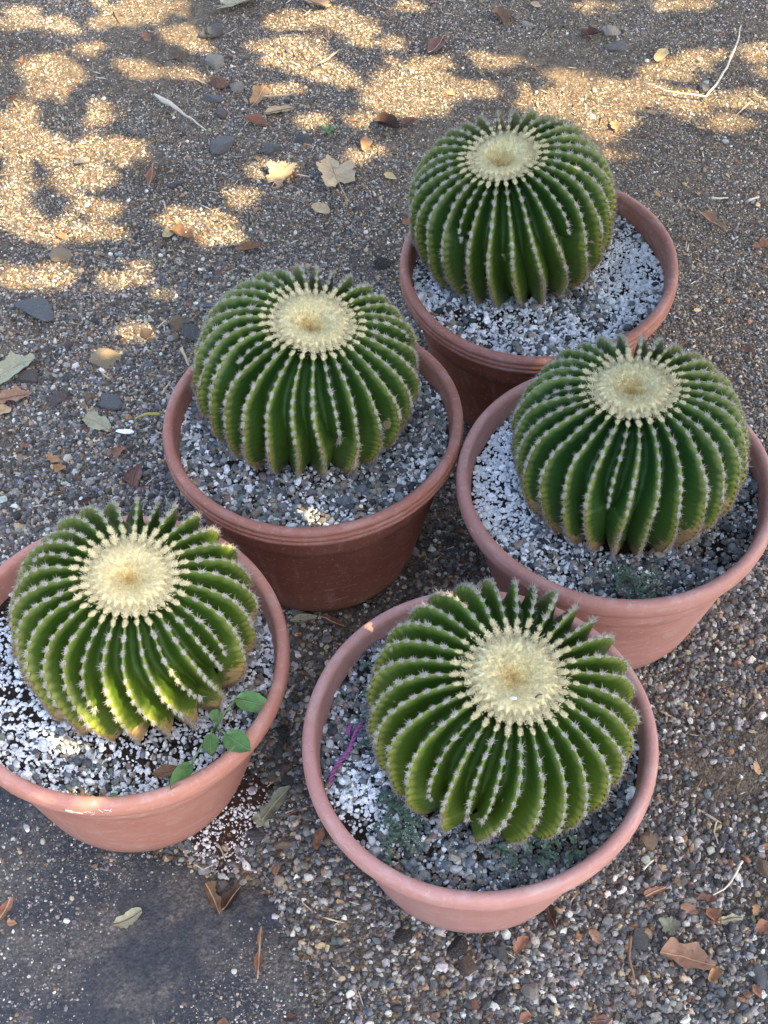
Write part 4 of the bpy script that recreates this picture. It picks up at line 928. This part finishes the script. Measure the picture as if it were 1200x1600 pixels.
# ================================================================== TWIGS AND STRAWS
def wood(name, c): 
    m = M(name, .8, .2); q = m.noise(90, 3, .6); m.base(m.mix(q, tuple(x * .7 for x in c), tuple(min(1, x * 1.2) for x in c))); return m.m
WM = {'straw2': wood('grey_straw', (.54, .48, .38)), 'white': wood('bleached_straw', (.62, .55, .44)), 'straw': wood('straw', (.45, .36, .22)), 'brown': wood('twig_bark', (.20, .13, .085)), 'yellow': wood('yellow_stem', (.42, .36, .10)), 'red': wood('red_twig', (.22, .10, .06)), 'dark': wood('dark_twig', (.09, .07, .055))}
def stick(pts, w, c, lab, name='twig', cat='twig', grp='twigs and straws on the ground', z=.012):
    P = [at(a_, b_, z) for a_, b_ in pts]; out, n = [], len(P)
    for i in range(n - 1):
        for k in range(5): out.append(P[i].lerp(P[i + 1], k / 5))
    out.append(P[-1]); org = out[0].copy(); mpp = to_px(*org)[2] / F
    out = [q - org + Vector((mn.noise(q * 60) * .002, mn.noise(q * 60 + Vector((9, 0, 0))) * .002, mn.noise(q * 40) * .003)) for q in out]
    r = [w * mpp / 2 * (1.1 - .6 * i / len(out)) for i in range(len(out))] if not isinstance(w, list) else [mpp / 2 * np.interp(i / (len(out) - 1), np.linspace(0, 1, len(w)), w) for i in range(len(out))]
    v, f = tube(out, [float(x) for x in r], 6); o = link(name, mesh(name, v, f), WM[c]); o.location = org; return setp(o, lab, cat, grp)
stick([(242, 147), (258, 158), (280, 172), (300, 186), (322, 202)], [3, 9, 7, 3.5, 3, 2], 'straw2', 'white shrivelled plant stalk, broad at its upper left end', 'dry_stalk', 'stalk')
stick([(1158, 40), (1152, 68), (1136, 104), (1120, 130), (1103, 150), (1075, 148), (1040, 142), (1008, 128)], [2, 2.8, 3.4, 3.6, 3.4, 2.8, 2, 1.4], 'straw2', 'long bleached straw bent in the middle, at top right', 'straw', 'straw')
stick([(985, 1463), (984, 1495), (990, 1525), (999, 1550)], 5, 'brown', 'brown curved twig standing out of the gravel near the bottom right')
stick([(1160, 1343), (1152, 1362), (1143, 1377), (1130, 1390), (1113, 1398)], 4, 'white', 'white curved rootlet left of the tan stone at the right edge', 'rootlet', 'root')
stick([(1045, 1312), (1062, 1330), (1084, 1350)], 3.5, 'brown', 'thin brown twig above the tan stone wedge')
stick([(1004, 1357), (1020, 1345)], 4, 'white', 'short pale straw right of the front pot rim', 'straw', 'straw')
stick([(283, 543), (289, 557), (296, 572)], 5, 'straw', 'pale straw piece leaning behind the rim of the middle pot', 'straw', 'straw')
stick([(252, 617), (261, 606), (266, 596)], 4, 'straw', 'short straw just left of the middle pot rim', 'straw', 'straw')
stick([(212, 655), (228, 649), (250, 648)], [3, 5, 5], 'yellow', 'yellow green stem poking out beside the middle pot', 'plant_stem', 'stem')
stick([(858, 42), (890, 26), (922, 2)], 4, 'dark', 'dark thin twig at the top right of centre')
stick([(440, 1276), (462, 1267), (486, 1258)], 2.5, 'red', 'thin reddish twig pointing at the front pot rim')
stick([(1113, 308), (1124, 310), (1137, 310)], 3.5, 'white', 'left of two short white straws right of the back pot', 'straw', 'straw')
stick([(1170, 313), (1186, 307)], 4, 'white', 'right of two short white straws right of the back pot', 'straw', 'straw')
stick([(410, 151), (440, 148), (470, 144)], 3.5, 'straw', 'pale straw right of the orange three pointed leaf', 'straw', 'straw')
stick([(500, 98), (514, 90), (530, 78)], 4, 'straw', 'pale straw in the sun below the tan and green leaf', 'straw', 'straw')
stick([(511, 40), (513, 60)], 4, 'brown', 'short brown twig under the tan and green leaf at the top')
stick([(1176, 143), (1186, 152), (1196, 155)], 3.5, 'straw', 'short straw at the right edge beside the bent bleached straw', 'straw', 'straw')
stick([(1120, 1283), (1117, 1300), (1122, 1318)], 3, 'straw', 'thin straw right of the front pot above the white rootlet', 'straw', 'straw')
stick([(580, 970), (640, 962), (700, 958)], 4, 'dark', 'dark stick on the ground in the shade between the pots')
stick([(305, 1350), (318, 1358), (330, 1352)], 3, 'straw', 'bent pale straw on the tar patch under the left pot', 'straw', 'straw')
stick([(340, 1318), (348, 1332), (352, 1345)], 3, 'straw', 'pale rootlet below the spilled perlite', 'rootlet', 'root')

# ================================================================== WEEDS
m = M('weed_leaf', .5, .4); q = m.noise(130, 4, .7); m.base(m.mix(m.ramp(q, [(.3, 0.), (.7, 1.)]), (.070, .15, .045), (.14, .26, .085))); m.bump(q, .4, .001); m.b.inputs['Subsurface Weight'].default_value = 0; MAT_WEED = m.m
m = M('weed_stem', .6, .3); m.base((.17, .27, .12)); MAT_STEM = m.m
m = M('weed_stem_brown', .7, .3); m.base((.10, .075, .04)); MAT_STEMB = m.m
def round_leaf(acc, c, d, up, ln, wd, cup=.2):
    d = d.normalized(); s_ = d.cross(up).normalized(); n_ = s_.cross(d); NS, NU = 10, 6; V = []
    for i in range(NS + 1):
        s = i / NS; w = math.sin(math.pi * min(1, s ** .85 * .97 + .02)) ** .62 * wd / 2 * (1 + .04 * math.sin(s * 25))
        for j in range(NU + 1):
            u = 2 * j / NU - 1; V.append(c + d * (ln * s) + s_ * (u * w) + n_ * (cup * wd * (u * u) * .4 - .25 * cup * ln * s * s))
    Fc = [(i * (NU + 1) + j, (i + 1) * (NU + 1) + j, (i + 1) * (NU + 1) + j + 1, i * (NU + 1) + j + 1) for i in range(NS) for j in range(NU)]
    acc.add(V, Fc); return acc
zs = POT_H - SOIL_D
root = at(336, 1140, zs + .004); wt = thing('weed_seedling', 'green weed seedling with round leaves between the left cactus and its pot rim', 'weed', root)
def weed_leaf(px0, py0, px1, py1, z0, z1, wpx, cup=.25, stem_from=None, mat=MAT_STEM):
    a_, b_ = at(px0, py0, z0), at(px1, py1, z1); mpp = to_px(*a_)[2] / F
    acc = round_leaf(Acc(), a_ - root, b_ - a_, Vector((0, -.3, 1)), (b_ - a_).length, wpx * mpp, cup); lf_ = link('leaf', acc.build('weed_leaf'), MAT_WEED, wt); d_ = (b_ - a_); nn_ = d_.normalized().cross(Vector((0, -.3, 1))).normalized().cross(d_.normalized()); vv, ff = tube([a_ - root + d_ * q_ + nn_ * (.0004 - .25 * cup * d_.length * q_ * q_) for q_ in (0, .25, .5, .75, .93)], [.0008, .0007, .0006, .0004, .0002], 5); link('midrib', mesh('weed_midrib', vv, ff), MAT_STEM, lf_)
    s0 = stem_from or root; mid_ = s0.lerp(a_, .5) + Vector((0, 0, .006)); v, f = tube([s0 - root, mid_ - root, a_ - root], .0012, 6); link('stem', mesh('weed_stem', v, f), mat, wt)
weed_leaf(369, 1092, 421, 1103, zs + .022, zs + .030, 33)
weed_leaf(353, 1148, 390, 1172, zs + .026, zs + .040, 36)
weed_leaf(329, 1148, 330, 1180, zs + .016, zs + .022, 25)
weed_leaf(334, 1126, 340, 1108, zs + .012, zs + .026, 20)
weed_leaf(297, 1196, 268, 1228, zs + .018, zs + .040, 26, .6)
leafo = Acc(); round_leaf(leafo, Vector((0, 0, 0)), Vector((.4, -.5, .3)), Vector((0, -.3, 1)), .017, .013, .3)
o = link('weed_sprout', leafo.build('weed_sprout'), MAT_WEED); o.location = at(172, 1243, zs + .008); setp(o, 'single green sprout leaf against the front wall of the left pot', 'weed')
m = M('creeping_leaf', .6, .3); q = m.noise(90, 2, .6); m.base(m.mix(q, (.04, .085, .06), (.075, .135, .09))); MAT_CREEP = m.m
def creeper(k, px0, py0, px1, py1, n, spread, lab, seed):
    rr = random.Random(seed); r0 = at((px0 + px1) / 2, (py0 + py1) / 2, zs); t = thing('creeping_weed', lab, 'weed', r0, 'creeping weeds in the pots'); st, lf = Acc(), Acc()
    for i in range(n):
        f_ = (i + .5) / n; b = at(px0 + (px1 - px0) * f_ + rr.uniform(-8, 8), py0 + (py1 - py0) * f_ + rr.uniform(-6, 6), zs + .004) - r0
        az = rr.uniform(0, 6.28); L_ = rr.uniform(.5, 1) * spread; P = [b + Vector((math.cos(az + .4 * s) * L_ * s, math.sin(az + .4 * s) * L_ * s, .004 + .014 * math.sin(2.4 * s))) for s in np.linspace(0, 1, 7)]
        v, f = tube(P, .0005, 4); st.add(v, f)
        for j in range(1, 7):
            d0 = (P[j] - P[j - 1]).normalized()
            for sg in (-1, 1):
                d = (d0 + sg * Vector((-d0.y, d0.x, .25)) * 1.4).normalized(); L2, w2 = rr.uniform(.004, .0065), rr.uniform(.0026, .004); s2 = d.cross(Vector((0, 0, 1))).normalized()
                q0 = P[j]; lf.add([q0, q0 + d * L2 * .5 + s2 * w2 * .5, q0 + d * L2, q0 + d * L2 * .5 - s2 * w2 * .5], [(0, 1, 2, 3)])
    link('stem', st.build('creeper_stem'), MAT_STEMB, t); setp(link('foliage', lf.build('creeper_foliage'), MAT_CREEP, t, False), kind='stuff')
creeper('E', 622, 1250, 628, 1335, 26, .035, 'dark green creeping weed with tiny paired leaves at the front pot left side', 1)
creeper('E', 590, 1050, 585, 1190, 14, .026, 'sparse creeping weed half hidden under the left flank of the front cactus', 2)
creeper('C', 965, 905, 1010, 930, 18, .028, 'dark green creeping weed in the grit before the right cactus', 3)
creeper('E', 790, 1345, 900, 1330, 16, .022, 'low creeping weed in the grit before the front cactus', 4)
def ground_sprout(px0, py0):
    r0 = at(px0, py0, .004); acc = Acc(); rr = random.Random(4)
    for i in range(14): 
        az = rr.uniform(0, 6.28); round_leaf(acc, Vector((rr.uniform(-.012, .012), rr.uniform(-.012, .012), .002)), Vector((math.cos(az), math.sin(az), .8)), Vector((0, 0, 1)), .012, .006)
    o = link('ground_sprout', acc.build('ground_sprout'), MAT_WEED); o.location = r0; setp(o, 'tiny green sprout growing in gravel right of the dark slate wedge', 'weed')
ground_sprout(518, 205)

# ================================================================== TWINE, CHIPS, SPILL
m = M('purple_twine', .7, .3); q = m.noise(300, 2, .5); m.base(m.mix(q, (.20, .05, .165), (.32, .10, .26))); MAT_TW = m.m
def twine(name, pts, lab, par=None):
    P = [at(a_, b_, zs + dz) for a_, b_, dz in pts]; out = []
    for i in range(len(P) - 1):
        for k in range(10): out.append(P[i].lerp(P[i + 1], k / 10))
    out.append(P[-1]); org = out[0].copy(); acc = Acc()
    for s in range(3):
        Q = []
        for i, p in enumerate(out):
            t = (out[min(i + 1, len(out) - 1)] - out[max(i - 1, 0)]).normalized(); a_ = t.cross(Vector((0, 0, 1))).normalized(); b_ = t.cross(a_); q = i * .62 + s * 2.094
            Q.append(p - org + a_ * math.cos(q) * .0017 + b_ * math.sin(q) * .0017)
        v, f = tube(Q, .00125, 6); acc.add(v, f)
    o = link(name, acc.build(name), MAT_TW); o.location = org; setp(o, lab, 'twine'); return o
twine('purple_twine', [(516, 1222, .010), (523, 1200, .012), (540, 1180, .014), (548, 1168, .016), (556, 1145, .018), (568, 1126, .020)], 'purple twisted twine lying on the grit in the front pot')
twine('twine_end', [(544, 1148, .012), (546, 1137, .014), (549, 1133, .012)], 'short purple twine end beside the longer purple twine')
def chip(px0, py0, w, h, z, c, lab, name, cat, ang=0.0, flat=.25, emb=None):
    p = at(px0, py0, z); mpp = to_px(*p)[2] / F; m = M(name + '_surface', .5, .4); m.base(c)
    me = rock_mesh(name, ICO2, .25, 1.0, int(px0), 3); me.materials.append(m.m); o = bpy.data.objects.new(name, me); COL.objects.link(o); o.location = p; o.scale = (w * mpp / 2 * 1.2, h * mpp / 2 * 1.3, min(w, h) * mpp * flat); o.rotation_euler = (0, 0, ang); setp(o, lab, cat); return o
chip(195, 674, 25, 10, .008, (.80, .81, .82), 'bright white flat chip right of the notched tan leaf', 'white_chip', 'chip', -.1)
pe = at(801, 1091, POT_H - SOIL_D + .158)
chip(801, 1091, 11, 6, pe.z, (.80, .80, .80), 'tiny white flake resting on the wool of the front cactus', 'white_flake', 'flake')
o = stick([(836, 1090), (841, 1085), (847, 1083)], 3, 'dark', 'tiny dark splinter on the wool of the front cactus', 'splinter', 'splinter', None, POT_H - SOIL_D + .160)
# dark soil and perlite spilled on the ground to the right of the left pot
def spill(rr_, t): w_ = rr_ * (1 + .10 * math.sin(3 * t + 1) + .06 * math.sin(7 * t)); return 352 + 66 * w_ * math.cos(t) + 28 * w_ * math.sin(t), 1262 + 92 * w_ * math.sin(t) - 50 * w_ * math.cos(t)
hsp = lambda q: .009 * (1 - q ** 2) - .001
V = []; NA = 60; Fc = []; ks = np.linspace(1, .03, 12)
for s in ks:
    for j in range(NA): p = at(*spill(s, 2 * math.pi * j / NA), 0); V.append((p.x, p.y, float(gz(p.x, p.y)) + hsp(s)))
for k in range(len(ks) - 1):
    for j in range(NA): Fc.append((k * NA + j, k * NA + (j + 1) % NA, (k + 1) * NA + (j + 1) % NA, (k + 1) * NA + j))
m = M('spilled_soil', 1.0, .1); q2 = m.noise(150, 5, .75); m.base(m.ramp(q2, [(.3, (.022, .012, .008)), (.7, (.080, .045, .030))])); m.bump(q2, .9, .003)
setp(link('spilled_soil', mesh('spilled_soil', V, Fc), m.m), 'dark soil spilled on the ground right of the left pot foot', None, None, 'stuff')
n = 3000; tt2 = Rng.uniform(0, 6.283, n); q = np.sqrt(Rng.uniform(0, 1, n)) * 1.06
P = np.array([tuple(at(*spill(a_, b_), 0)) for a_, b_ in zip(q, tt2)]); syy = to_px(P[:, 0], P[:, 1], P[:, 2])[1]
P[:, 2] = gz(P[:, 0], P[:, 1]) + np.maximum(hsp(q), 0) + .0006
rad = np.exp(Rng.normal(0, .45, n)) * .00135; kk = Rng.uniform(0, 1, n) < .16 + .36 * (syy > 1255)
rs, rng = rng, Rng
scatter('spilled_perlite', P[kk], rad[kk], WHT[rng.integers(0, 4, kk.sum())] * np.array([.95, .86, .82]), 'white perlite grains spilled on dark soil right of the left pot')
rng = rs
